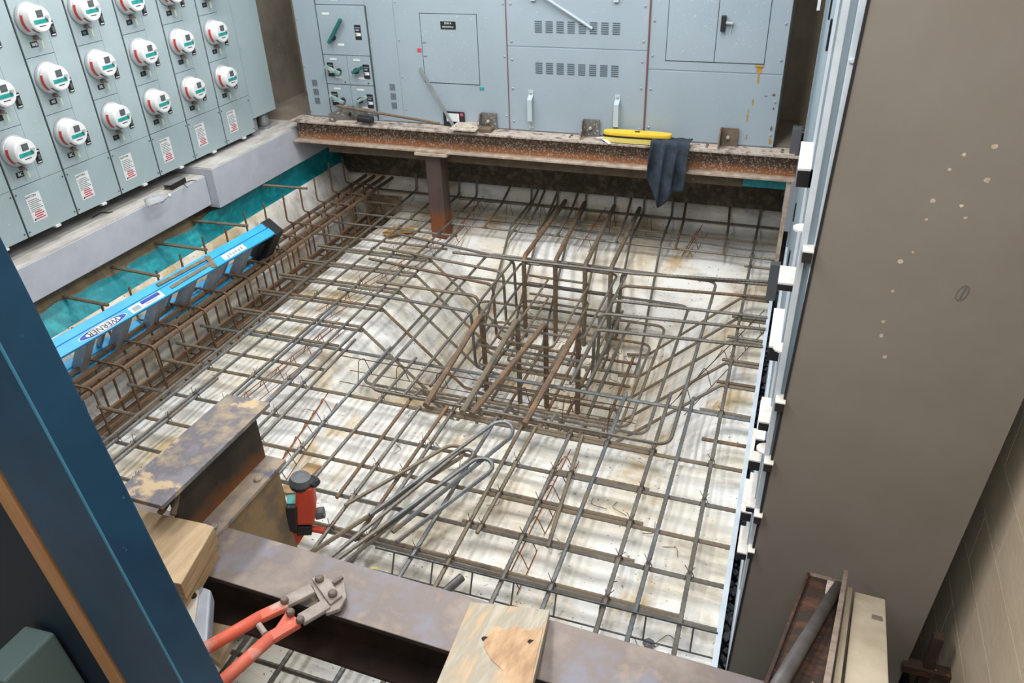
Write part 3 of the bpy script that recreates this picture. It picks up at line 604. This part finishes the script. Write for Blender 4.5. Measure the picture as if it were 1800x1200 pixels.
# wire bolsters
def bolster(a, b, label, m='wire', h=.10, n=6, w=.045, r=.0035, plain=False):
    a, b = Vector(a), Vector(b); t = thing('wire_bolster', label, 'bar support', a, 'wire bolsters under the mat'); d = b-a; s = d.cross(Vector((0,0,1))).normalized()*w
    MB().tube([V(0,0,0),d],r,5).build('top_wire',m,t)
    for q in ((1,) if plain else (1,-1)): MB().tube([s*q-V(0,0,h),d+s*q-V(0,0,h)],r*.8,5).build('runner',m,t)
    for k in range(n):
        c = d*((k+.5)/n)
        if plain: MB().tube([c,c+s-V(0,0,h)],r*.8,5).build('leg',m,t); continue
        MB().tube(fillet([c+s-V(0,0,h),c+s*.25,c-s*.25+d.normalized()*.02,c-s+d.normalized()*.03-V(0,0,h)],.012,3),r*.8,5).build('leg',m,t)
bolster((-1.614,2.274,0.030),(0.002,2.287,0.030),'bright wire bar support running across, in front of the plank end','brightwire',.10,8,.05,.0055,True)
bolster((-2.631,3.698,0.075),(-0.655,3.686,0.075),'thin dark wire bar support in front of the pier cage','wire',.16,7,.07)
bolster((-2.988,6.525,0.090),(-0.978,6.563,0.090),'thin pale wire bar support across the far end of the mat','wire',.16,6,.07)
bolster((-0.027,5.251,0.000),(-0.450,3.996,-0.020),'dark wire bar support on the right slope of the sump','wire',.10,5,.06)
bolster((-0.939,3.324,-0.020),(-0.960,2.320,-0.020),'rusty wire bar support under the mat, just past the plank','rwire',.075,8,.05)
bolster((-2.574,3.410,-0.020),(-2.461,2.639,-0.020),'rusty wire bar support beside the far end of the steel beam stub','rwire',.075,6,.05)
bolster((-3.000,4.282,-0.020),(-3.093,3.185,-0.020),'rusty wire bar support left of the sump, in the middle of the mat','rwire',.075,7,.05)
bolster((-2.873,5.832,-0.020),(-3.230,4.352,-0.020),'rusty wire bar support between the back post and the sump','rwire',.075,7,.05)
bolster((-2.872,6.880,0.000),(-2.799,5.853,-0.020),'rusty wire bar support just right of the back post','rwire',.075,4,.05)
bolster((-0.681,6.767,-0.020),(-0.737,6.159,-0.040),'short rusty wire bar support near the far right of the mat','rwire',.075,3,.05)
bolster((-1.604,6.848,0.020),(-1.615,6.069,0.000),'short rusty wire bar support behind the pier cage','rwire',.09,3,.05)
# tie wire at the crossings
mb = MB()
for (x0,y0,x1,y1,hk,m) in YB:
    for y in (1.83,2.08,2.33,2.58,2.83,3.09,3.41,3.88,4.515,4.81,5.11,5.41,5.91,6.16,6.47,6.83):
        if min(y0,y1) < y < max(y0,y1) and rnd.random() < .55 and not (-2.6 < x0 < -.3 and y > 3.6):
            c = V(x0+(x1-x0)*(y-y0)/(y1-y0), y, .011)
            mb.tube([c+V(-.02,-.012,-.025),c+V(-.012,0,.014),c+V(.012,.01,.014),c+V(.02,.014,-.022)],.0022,4)
            for s in (1,-1): mb.tube([c+V(.0,.01,.01),c+V(s*.018+rnd.uniform(-.01,.01),.03,.02+rnd.uniform(0,.025))],.0018,4)
for k in range(70):
    c = V(rnd.uniform(-2.0,-.95),rnd.uniform(4.1,5.45),rnd.uniform(-.62,-.3)); a = rnd.uniform(0,6.28); mb.tube([c,c+V(math.cos(a)*.05,math.sin(a)*.05,.02),c+V(math.cos(a+.8)*.09,math.sin(a+.8)*.09,-.01)],.0022,4)
o = mb.build('tie_wire','wire',mat_t); o['kind'] = 'stuff'
for k in range(16):
    x, y = rnd.uniform(-3.0,-.1), rnd.choice((rnd.uniform(1.9,3.4),rnd.uniform(2.0,3.3))); a = rnd.uniform(0,6.28); c = V(x,y,hz(x,y)+.006)
    o = MB().tube(fillet([c,c+V(math.cos(a)*.06,math.sin(a)*.06,.008),c+V(math.cos(a+1)*.11,math.sin(a+1)*.11,.0)],.02,3),.0016,4).build('wire_scrap','wire'); tag(o,'small scrap of tie wire lying on the white membrane','wire scrap','tie wire scraps')

# ---------------------------------------------------------------- ladder
LA = V(.085,1,0).normalized(); LN = V(.574,0,.819); LW = V(.819,0,-.574); LE = V(-3.962,4.86,.425)
LN = (LN-LA*LN.dot(LA)).normalized(); LW = LA.cross(LN).normalized(); LW = LW if LW.x > 0 else -LW
def LP(s, u, d): return LE-LA*s+LW*u-LN*d
def lbox(name, s0, s1, u0, u1, d0, d1, m, p, bevel=0): return MB().obox(LP((s0+s1)/2,(u0+u1)/2,(d0+d1)/2), LA*(s1-s0)/2, LW*(u1-u0)/2, LN*(d1-d0)/2).build(name, m, p, bevel)
lad = thing('step_ladder', 'bright blue folded fibreglass stepladder lying on its side over the cage', 'ladder')
for d0, d1 in ((0,.028),(.372,.40)):
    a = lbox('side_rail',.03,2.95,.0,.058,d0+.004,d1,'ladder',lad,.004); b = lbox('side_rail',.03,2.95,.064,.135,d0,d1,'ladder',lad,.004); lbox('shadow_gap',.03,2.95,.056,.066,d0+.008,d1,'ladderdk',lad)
    if d0 == 0: rail = b
for k in range(9):
    s = .28+k*.30; t_ = lbox('step',s,s+.065,.052,.130,.028,.372,'alu',lad,.004)
    for q in (.012,.032,.052): lbox('tread_rib',s+q,s+q+.005,.130,.133,.03,.37,'alu',t_)
    if k % 2 == 0: lbox('brace',s+.10,s+.13,.012,.04,.028,.372,'alu',lad,.003)
lbox('top_cap',-.06,.05,-.012,.15,.0,.40,'black',lad,.012); lbox('foot_pad',.0,.12,.03,.11,.12,.30,'black',lad,.02)
for s0, s1, u0, u1 in ((.70,1.18,.036,.030),(.70,1.12,.086,.096)): MB().bar(LP(s0,u0,-.004),LP(s1,u1,-.004),.026,.007,tuple(LN)).build('spreader_bar','spreader',lad,bevel=.003)
MB().bar(LP(.685,.02,-.004),LP(.72,.13,-.004),.045,.006,tuple(LN)).build('spreader_bracket','spreader',lad,bevel=.003)
lb = lbox('paper_label',.36,.60,.074,.124,-.0012,0,'white',rail)
mb = MB()
for k in range(6): mb.obox(LP(.40+.03*k,.10+.006*(k%2),-.0016),LA*.008,LW*.012,LN*.0004)
mb.build('small_print','boxgrey',lb)
lb = lbox('spec_label',1.20,1.48,.072,.126,-.0012,0,'white',rail); lbox('blue_field',1.22,1.38,.074,.100,-.0018,-.001,'logoblue',lb); lbox('print',1.40,1.46,.085,.118,-.0018,-.001,'boxgrey',lb); lbox('print',1.25,1.36,.108,.114,-.0018,-.001,'boxgrey',lb)
def oval(name, s, u, a, b, d, m, p):
    return MB().prism([LP(s+math.cos(6.283*k/28)*a,u+math.sin(6.283*k/28)*b,d) for k in range(28)], LN*.0006).build(name, m, p)
lg = oval('logo_rim',1.70,.100,.190,.031,-.0004,'white',rail); oval('logo_blue',1.70,.100,.182,.028,-.0011,'logoblue',lg); oval('logo_field',1.70,.100,.135,.025,-.0018,'white',lg)
text('logo_text','WERNER',.052,LP(1.70,.100,-.0030),tuple(-LA),tuple(LW),'ink',lg,1.15)
lbox('scuffed_label',2.30,2.42,.072,.128,-.001,0,'boxgrey',rail)

# ---------------------------------------------------------------- things on the left kerb
t = thing('plastic_bottle', 'clear crumpled plastic bottle lying on the near kerb', 'bottle', (-4.414,4.250,0.785))
B0, B1 = V(-.03,-.07,0), V(.02,.09,.0)
MB().lathe([(.012,0),(.034,.004),(.036,.03),(.031,.05),(.036,.07),(.031,.09),(.036,.115),(.02,.15),(.012,.165),(.012,.18)],B0,B1-B0,18).build('bottle_body','clear',t,smooth=True); MB().lathe([(.014,.178),(.014,.196)],B0,B1-B0,12).build('cap','white',t)
t = thing('metal_bracket', 'small open grey metal channel bracket on the near kerb', 'bracket', (-4.579,4.604,0.765))
MB().bar((.02,.10,.03),(.03,-.08,.03),.07,.005).build('top_plate','galv',t); MB().bar((-.015,.10,.012),(-.005,-.08,.012),.005,.04).build('side_plate','galv',t); MB().bar((.055,.10,.012),(.065,-.08,.012),.005,.04).build('side_plate','dark',t)
o = MB().tube(fillet([(-4.424,4.600,0.757),(-4.522,4.667,0.762),(-4.515,4.765,0.757),(-4.465,4.751,0.757)],.03),.003,5).build('cable_piece','ink'); tag(o,'short black cable end on the near kerb by the far block','cable')
o = MB().tube(fillet([(-4.688,3.893,0.757),(-4.705,3.999,0.762),(-4.648,4.004,0.757),(-4.632,4.031,0.757)],.03),.004,5).build('cable_piece','ink'); tag(o,'short dark cable piece on the near kerb below the warning labels','cable')

# ---------------------------------------------------------------- right cabinet
rc = thing('right_switchboard', 'tall taupe-sided switchboard with dusty white frame along the right edge', 'cabinet')
MB().box(.075,.56,2.03,6.0,-.05,2.95).build('body','bluegrey',rc)
MB().prism([(.052,1.995,-.1),(.59,1.995,-.1),(.72,1.995,2.95),(.118,1.995,2.95)],(0,.012,0)).build('end_panel','brownpanel',rc,bevel=.002)
MB().prism([(.046,1.992,-.1),(.0525,1.992,-.1),(.1185,1.992,2.95),(.112,1.992,2.95)],(0,.015,0)).build('panel_edge','dark',rc)
MB().box(.054,.070,2.010,2.05,-.1,2.95).build('corner_frame','paledust',rc,bevel=.002); MB().box(.070,.086,2.022,2.05,-.1,2.95).build('recess_panel','bluegrey',rc); MB().box(.086,.116,2.008,2.05,-.1,2.95).build('corner_frame','paledust',rc,bevel=.003)
MB().box(.056,.08,2.35,2.75,-.05,2.95).build('upright','paledust',rc); MB().box(.066,.08,2.76,2.80,-.05,2.95).build('upright','seam',rc); MB().box(.055,.078,5.85,6.0,-.05,2.95).build('upright','bluegrey',rc); MB().box(.0545,.078,6.0,6.02,-.05,2.95).build('upright','paledust',rc)
MB().box(.054,.078,2.0,6.0,-.12,.25).build('sill','paledust',rc,bevel=.003)
for k in range(4):
    for z0, z1 in ((.27,1.45),(1.46,2.93)):
        d = MB().box(.069,.076,2.84+k*.75,3.575+k*.75,z0,z1).build('front_door','bluegrey',rc,bevel=.002); MB().box(.060,.069,3.50+k*.75,3.53+k*.75,(z0+z1)/2-.06,(z0+z1)/2+.06).build('latch','black',d,bevel=.003)
for z, y0, y1, pr, th in ((2.02,2.35,2.62,.045,.05),(1.72,2.2,2.32,.05,.02),(1.38,2.4,2.68,.045,.05),(1.17,2.25,2.4,.04,.03),(1.02,2.35,2.6,.04,.05),(.88,2.4,2.6,.05,.04),(.74,2.3,2.5,.035,.02),(.62,2.4,2.6,.05,.04),(.50,2.3,2.45,.04,.03)):
    l = MB().box(.078-pr-.012,.078,y0,y1,z-th,z).build('device_ledge','dark',rc); MB().box(.076-pr-.012,.078,y0,y1,z,z+.006).build('dust_layer','dust',l)
for z in (1.9,1.5,1.1): MB().lathe([(.03,0),(.03,.006)],(.06,2.2,z),(0,0,1),12).build('ring_hook','dust',rc)
for z, x0, x1 in ((1.93,.062,.086),(1.45,.06,.084),(1.22,.058,.082),(1.0,.056,.078),(.84,.056,.074)): l = MB().box(x0,x1,1.975,2.02,z-.03,z).build('device_ledge','dark',rc); MB().box(x0-.002,x1+.002,1.973,2.02,z,z+.004).build('dust_layer','dust',l)
for px in ((0.350,1.994,2.168),(0.371,1.994,2.205),(0.426,1.994,2.228),(0.432,1.994,2.148),(0.410,1.993,2.054),(0.332,1.994,2.089),(0.328,1.994,2.041),(0.318,1.994,1.953),(0.295,1.994,1.924),(0.289,1.993,1.749),(0.293,1.994,1.706),(0.295,1.994,1.840),(0.314,1.994,1.642),(0.395,1.994,2.083)):
    w = rnd.uniform(.004,.009); MB().prism([(px[0]+math.cos(6.283*k/8)*w*rnd.uniform(.6,1.2),1.9952,px[2]+math.sin(6.283*k/8)*w*rnd.uniform(.5,1.1)) for k in range(8)],(0,-.0008,0)).build('paint_chip','plate',rc)
pm = (0.451,1.994,1.857)
MB().tube([(pm[0]+.012*math.cos(6.283*k/16)+.004*math.sin(6.283*k/16),1.9945,pm[2]+.022*math.sin(6.283*k/16)) for k in range(17)],.0012,4).build('ring_mark','greytool',rc); MB().bar((pm[0]-.003,1.9945,pm[2]-.018),(pm[0]+.005,1.9945,pm[2]+.018),.003,.002).build('ring_mark','greytool',rc)
bolts([(.096,2.008,z) for z in (2.4,1.7,1.0,.5)],YF,.007,.005,'paledust',rc)
o = MB().tube([(0.006,2.500,2.461),(0.006,2.500,2.434)],.006,4).build('paper_tag','white'); tag(o,'white strip tag hanging at the far edge of the right switchboard','tag')
o = MB().box(-.035,.035,5.35,5.42,.03,.32).build('rubber_block','greytool',bevel=.004); tag(o,'dark rubber block standing at the right pit edge below the beam','block')
o = MB().box(-.03,.04,6.06,6.15,.90,1.10).build('rubber_block','greytool',bevel=.004); tag(o,'dark ribbed block at the right end of the back beam','block')
o = MB().box(-.012,.02,6.04,6.09,.03,.70).build('edge_strut','flange'); tag(o,'thin rusty upright strut under the right end of the back beam','strut')

# ---------------------------------------------------------------- foreground steel and timber
t = thing('steel_beam_stub', 'short thick I-beam with scaled purple-grey top, lower left', 'beam')
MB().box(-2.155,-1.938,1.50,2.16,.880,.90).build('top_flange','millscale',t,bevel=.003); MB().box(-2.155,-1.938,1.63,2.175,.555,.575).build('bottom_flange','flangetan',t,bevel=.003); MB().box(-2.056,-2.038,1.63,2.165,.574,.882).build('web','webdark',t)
bolts([(-1.975,2.02,.575),(-1.975,1.72,.575)],(0,0,1),.018,.014,'flangetan',t)
o = thing('support_post', 'tan steel post under the short beam, behind the red laser', 'post'); MB().box(-2.12,-1.955,1.76,2.135,-.12,.545).build('tube','gusset',o,bevel=.004); MB().box(-2.15,-1.945,1.74,2.15,.545,.555).build('cap_plate','gusset',o)
t = thing('cross_beam', 'long brown steel beam crossing the foreground under the plank', 'beam', (0,1.68,0), None, (0,0,-.018))
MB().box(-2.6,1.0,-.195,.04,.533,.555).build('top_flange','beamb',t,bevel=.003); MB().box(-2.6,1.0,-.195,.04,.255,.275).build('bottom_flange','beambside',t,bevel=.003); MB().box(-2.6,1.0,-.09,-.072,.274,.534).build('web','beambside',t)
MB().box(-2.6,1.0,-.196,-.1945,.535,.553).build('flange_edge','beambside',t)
t = thing('plywood_block', 'stack of two pale plywood offcuts with a clipped corner, on the cross beam', 'wood block')
P4 = [(-2.302,1.598,0.720),(-2.161,1.600,0.720),(-1.886,1.633,0.720),(-1.847,1.611,0.720),(-1.779,1.346,0.720),(-2.097,1.313,0.720)]
P4 = [(x,min(y,1.615),z) for x,y,z in P4]
MB().prism(P4,(0,0,-.006)).build('top_face','ply',t); MB().prism([(x,y,.714) for x,y,z in P4],(0,0,-.075)).build('upper_board','plyedge',t); MB().prism([(x-.02,y,.637) for x,y,z in P4],(0,0,-.08)).build('lower_board','plyedge',t)
o = MB().tube(fillet([(-2.078,1.592,0.740),(-2.082,1.680,0.760),(-2.047,1.669,0.780),(-2.023,1.600,0.740)],.02),.012,8,.02).build('hook_bar','steel2'); tag(o,'bent piece of rebar between the short beam and the plywood block','rebar')
t = thing('wood_plank', 'weathered grey plank with a split knot, bottom centre, crossing the brown beam', 'plank')
pa, pb, pd = V(-.837,1.681,.60), V(-.560,1.735,.60), V(.155,-.92,.30)
MB().prism([pa,pb,pb+pd,pa+pd],(0,0,-.042)).build('board','plank',t,bevel=.004)
pw = (pb-pa); q0 = pa+pd*.02
kn_ = [(.33,.19),(.42,.13),(.56,.15),(.62,.12),(.80,.14),(.97,.11),(.99,.75),(.78,.8),(.74,.5),(.66,.36),(.48,.31),(.36,.25)]
MB().prism([pa+pw*u+pd*v+V(0,0,.0005) for u,v in kn_],(0,0,.0025)).build('split_patch','woodraw',t)
for u, v in ((.30,.21),(.83,.20)): MB().prism([pa+pw*u+pd*v+V(0,0,.003), pa+pw*(u+.03)+pd*(v+.012)+V(0,0,.003), pa+pw*(u+.07)+pd*(v-.01)+V(0,0,.003), pa+pw*(u+.02)+pd*(v-.012)+V(0,0,.003)],(0,0,.0015)).build('knot_hole','dark',t)
# bolt cutter
t = thing('bolt_cutter', 'red-handled bolt cutter resting open on the brown cross beam', 'bolt cutter')
def zp(x, y, z): return V(x,y,z)
J = [(-1.429,1.582,0.600),(-1.403,1.619,0.600),(-1.318,1.630,0.600),(-1.274,1.570,0.600),(-1.270,1.516,0.600),(-1.306,1.483,0.600)]
MB().prism([(x,y,.572) for x,y,z in J],(0,0,.018)).build('jaw','cutjaw',t,bevel=.004)
S = [(-1.436,1.597,0.600),(-1.406,1.624,0.600),(-1.285,1.564,0.600),(-1.306,1.514,0.600)]
pl = MB().prism([(x,y,.590) for x,y,z in S],(0,0,.012)).build('jaw_plate','cutjaw',t,bevel=.004)
for p in ((-1.400,1.598,0.602),(-1.318,1.554,0.602)): MB().lathe([(.017,0),(.017,.012),(.012,.018)],p,(0,0,1),8).build('pivot_bolt','cutbolt',pl)
MB().bar((-1.344,1.600,0.602),(-1.327,1.636,0.602),.014,.012).build('blade_stop','cutbolt',t)
for a, b in (((-1.409,1.562,0.590),(-1.471,1.474,0.590)),((-1.320,1.519,0.590),(-1.375,1.428,0.590))): MB().bar(a,b,.05,.02).build('jaw_arm','cutjaw',t,bevel=.006)
for a, b in (((-1.458,1.473,0.590),(-1.520,1.393,0.590)),((-1.378,1.422,0.590),(-1.433,1.330,0.590))): MB().bar(a,b,.045,.026).build('handle_root','cutred',t,bevel=.008)
for p in ((-1.464,1.471,0.605),(-1.414,1.433,0.605),(-1.364,1.417,0.605)): MB().lathe([(.015,0),(.015,.012),(.011,.018)],p,(0,0,1),8).build('pivot_bolt','cutbolt',t)
MB().bar((-1.424,1.443,0.590),(-1.421,1.358,0.590),.03,.022).build('link','cutred',t,bevel=.006)
for a, b in (((-1.518,1.397,0.590),(-1.648,1.174,0.590)),((-1.432,1.335,0.590),(-1.501,1.076,0.590))): MB().cyl(a,b,.0225,12).build('handle_tube','cutred',t,smooth=True)
MB().cyl((-1.503,1.366,0.590),(-1.459,1.341,0.590),.011,10).build('stop_pin','cutjaw',t)
# grey box beside the post
t = thing('grey_case', 'pale grey metal case edge beside the blue post, behind the cutter handles', 'case', (-1.783,1.372,0.560))
MB().prism([(-.10,.09,-.06),(.0,.085,-.06),(.16,-.14,-.06),(.05,-.16,-.06)],(0,0,.07)).build('case','boxgrey',t,bevel=.01); MB().prism([(-.10,.07,.01),(-.03,.06,.01),(.10,-.14,.01),(.03,-.16,.01)],(0,0,.012)).build('lid_strip','boxivory',t,bevel=.003); 
MB().cyl((-.03,.03,.022),(-.03,.03,.03),.012,10).build('catch','dark',t)
o = MB().prism([(-1.890,1.500,0.300),(-1.798,1.507,0.300),(-1.756,1.438,0.300),(-1.740,1.352,0.300),(-1.805,1.369,0.300)],(0,0,-.04)).build('wood_offcut','ply',bevel=.003); tag(o,'pale wood offcut under the bolt cutter handles','wood offcut')
# red laser
t = thing('laser_level', 'red and black rotary laser level hung beside the short beam', 'laser level', (-1.905,2.2,.30), None, (0,.15,.5))
MB().prism([(-.05,-.045,-.10),(.04,-.045,-.10),(.05,-.045,.0),(.035,-.045,.12),(-.04,-.045,.12)],(0,.09,0)).build('body','redtool',t,bevel=.014)
MB().lathe([(.05,0),(.055,.015),(.045,.04),(.02,.045)],(-.02,0,.12),(0,0,1),14).build('rotor_head','greytool',t); MB().lathe([(.05,-.012),(.052,.0)],(-.02,0,.12),(0,0,1),14).build('head_band','black',t)
MB().box(-.085,-.035,-.055,.055,-.13,.02).build('battery','black',t,bevel=.008); MB().box(-.083,-.04,-.03,.03,.02,.026).build('indicator','tealab',t)
MB().cyl((.045,-.01,-.06),(.085,-.01,-.05),.028,12).build('knob','greytool',t); MB().lathe([(.03,0),(.034,.02),(.02,.03)],(.03,0,.12),(.4,0,1),12).build('side_dial','black',t)
MB().cyl((.02,-.02,-.14),(.085,-.04,-.14),.016,10).build('clamp_lever','redtool',t); MB().box(-.04,.03,-.05,.05,-.16,-.11).build('clamp','black',t,bevel=.008); MB().prism([(-.06,-.03,-.16),(.0,-.03,-.16),(-.04,-.03,-.24),(-.07,-.03,-.24)],(0,.05,0)).build('clamp_jaw','redtool',t)
# pipe stub and scraps on the membrane
o = MB().cyl((-1.227,2.111,-0.020),(-1.161,2.266,-0.010),.021,12).build('pipe_stub','pipe'); tag(o,'dark steel pipe stub on the membrane behind the brown cross beam','pipe')
t = thing('wood_chip_plate', 'small flat brown wood piece on the membrane by the red laser', 'wood piece', (-2.338,2.702,-0.090)); MB().prism([(-.06,-.13,0),(.03,-.13,0),(.06,.13,0),(-.03,.13,0)],(0,0,.012)).build('piece','plyedge',t)
t = thing('yellow_scrap', 'torn yellow scrap on the membrane near the brown beam', 'scrap', (-1.607,2.218,-0.090)); MB().prism([(-.03,.02,0),(.0,.035,0),(.02,.0,0),(.04,-.02,0),(.0,-.025,0),(-.025,-.015,0)],(0,0,.014)).build('scrap','yellow2',t)
o = MB().lathe([(.02,0),(.028,.01),(.02,.022),(.005,.026)],(-0.275,2.241,-0.100),(0,0,1),7).build('stone','gravel'); tag(o,'single grey stone lying on the membrane near the right edge','stone')
t = thing('orange_patch_sheet', 'ragged rust-orange scrap of sheet on the membrane by the back post', 'scrap', (-3.405,6.020,-0.075)); MB().prism([(-.12,-.10,0),(-.02,-.16,0),(.06,-.06,0),(.16,.0,0),(.12,.10,0),(.0,.06,0),(-.08,.08,0)],(0,0,.006)).build('scrap','rstain',t)

# blue upright with its timber strip, nearest the viewer
t = thing('blue_upright', 'dark blue leaning steel upright at the lower left, nearest the viewer', 'post', (-1.154,.75,1.72), None, (0,-.128,0))
MB().box(-.20,.0,0,.088,-.85,1.6).build('box_section','bluepaint',t,bevel=.004); MB().box(-.004,.001,-.0012,.002,-.85,1.6).build('edge_highlight','blueedge',t)  # lighter strip paints a highlight along the front corner
t = thing('wood_strip', 'narrow bare timber strip beside the blue upright, lower left corner', 'wood strip', (-1.154,.75,1.72), None, (0,-.128,0))
MB().box(-.262,-.215,.0,.06,-.85,1.6).build('strip','stripwood',t,bevel=.002)
t = thing('dark_panel', 'very dark blue panel in the lower left corner behind the timber strip', 'panel', (-1.154,.75,1.72), None, (0,-.128,0))
MB().box(-.9,-.27,.03,.06,-.85,1.6).build('sheet','darkblue',t,bevel=.002); MB().box(-.50,-.40,-.12,.02,-.85,-.40).build('foot','footgrey',t,bevel=.006)

# inclined channel, timber and pipe at the lower right
RD = V(-.16,-1,.644).normalized(); RX = V(1,0,0); RX = (RX-RD*RX.dot(RD)).normalized(); RN = RX.cross(RD); RN = RN if RN.z > 0 else -RN
RO = V(.295,1.90,.885)
def rbox(name, s0, s1, x0, x1, n0, n1, m, p, bevel=0): return MB().obox(RO+RD*(s0+s1)/2+RX*(x0+x1)/2+RN*(n0+n1)/2, RD*(s1-s0)/2, RX*(x1-x0)/2, RN*(n1-n0)/2).build(name, m, p, bevel)
t = thing('channel_brace', 'inclined rusty steel channel propped in front of the taupe panel, lower right', 'brace')
rbox('web',0,1.5,-.055,.045,-.02,-.01,'raker',t); rbox('flange',0,1.5,.045,.058,-.05,.035,'rakeredge',t,.002); rbox('flange',0,1.5,-.058,-.050,-.05,.0,'raker',t,.002); rbox('end_edge',-.006,.0,-.058,.058,-.022,.0,'rakeredge',t)
rbox('clip',.13,.19,.006,.045,-.01,.02,'plate',t,.003)
o = MB().cyl(RO+RD*.14+RX*.036+RN*.012, RO+RD*1.4+RX*-.05+RN*.02, .015, 12).build('grey_pipe','pipe',smooth=True); tag(o,'grey pipe lying inside the inclined rusty channel','pipe')
t = thing('timber_brace', 'pale old timber propped beside the rusty channel, lower right', 'timber'); rbox('timber',.10,1.5,.082,.165,-.09,.0,'timber',t,.004); rbox('nail_plate',.32,.36,.13,.155,.0,.003,'cutbolt',t); rbox('side_slip',.06,1.5,.062,.076,-.06,.0,'timber',t,.002)
t = thing('base_angle', 'dark steel angle at the foot of the taupe panel, by the block wall', 'angle', (.66,1.98,.48)); MB().box(0,.03,0,.03,-.6,.16).build('upright','raker',t); MB().box(-.06,.09,-.01,.03,-.02,.01).build('cross_piece','raker',t)
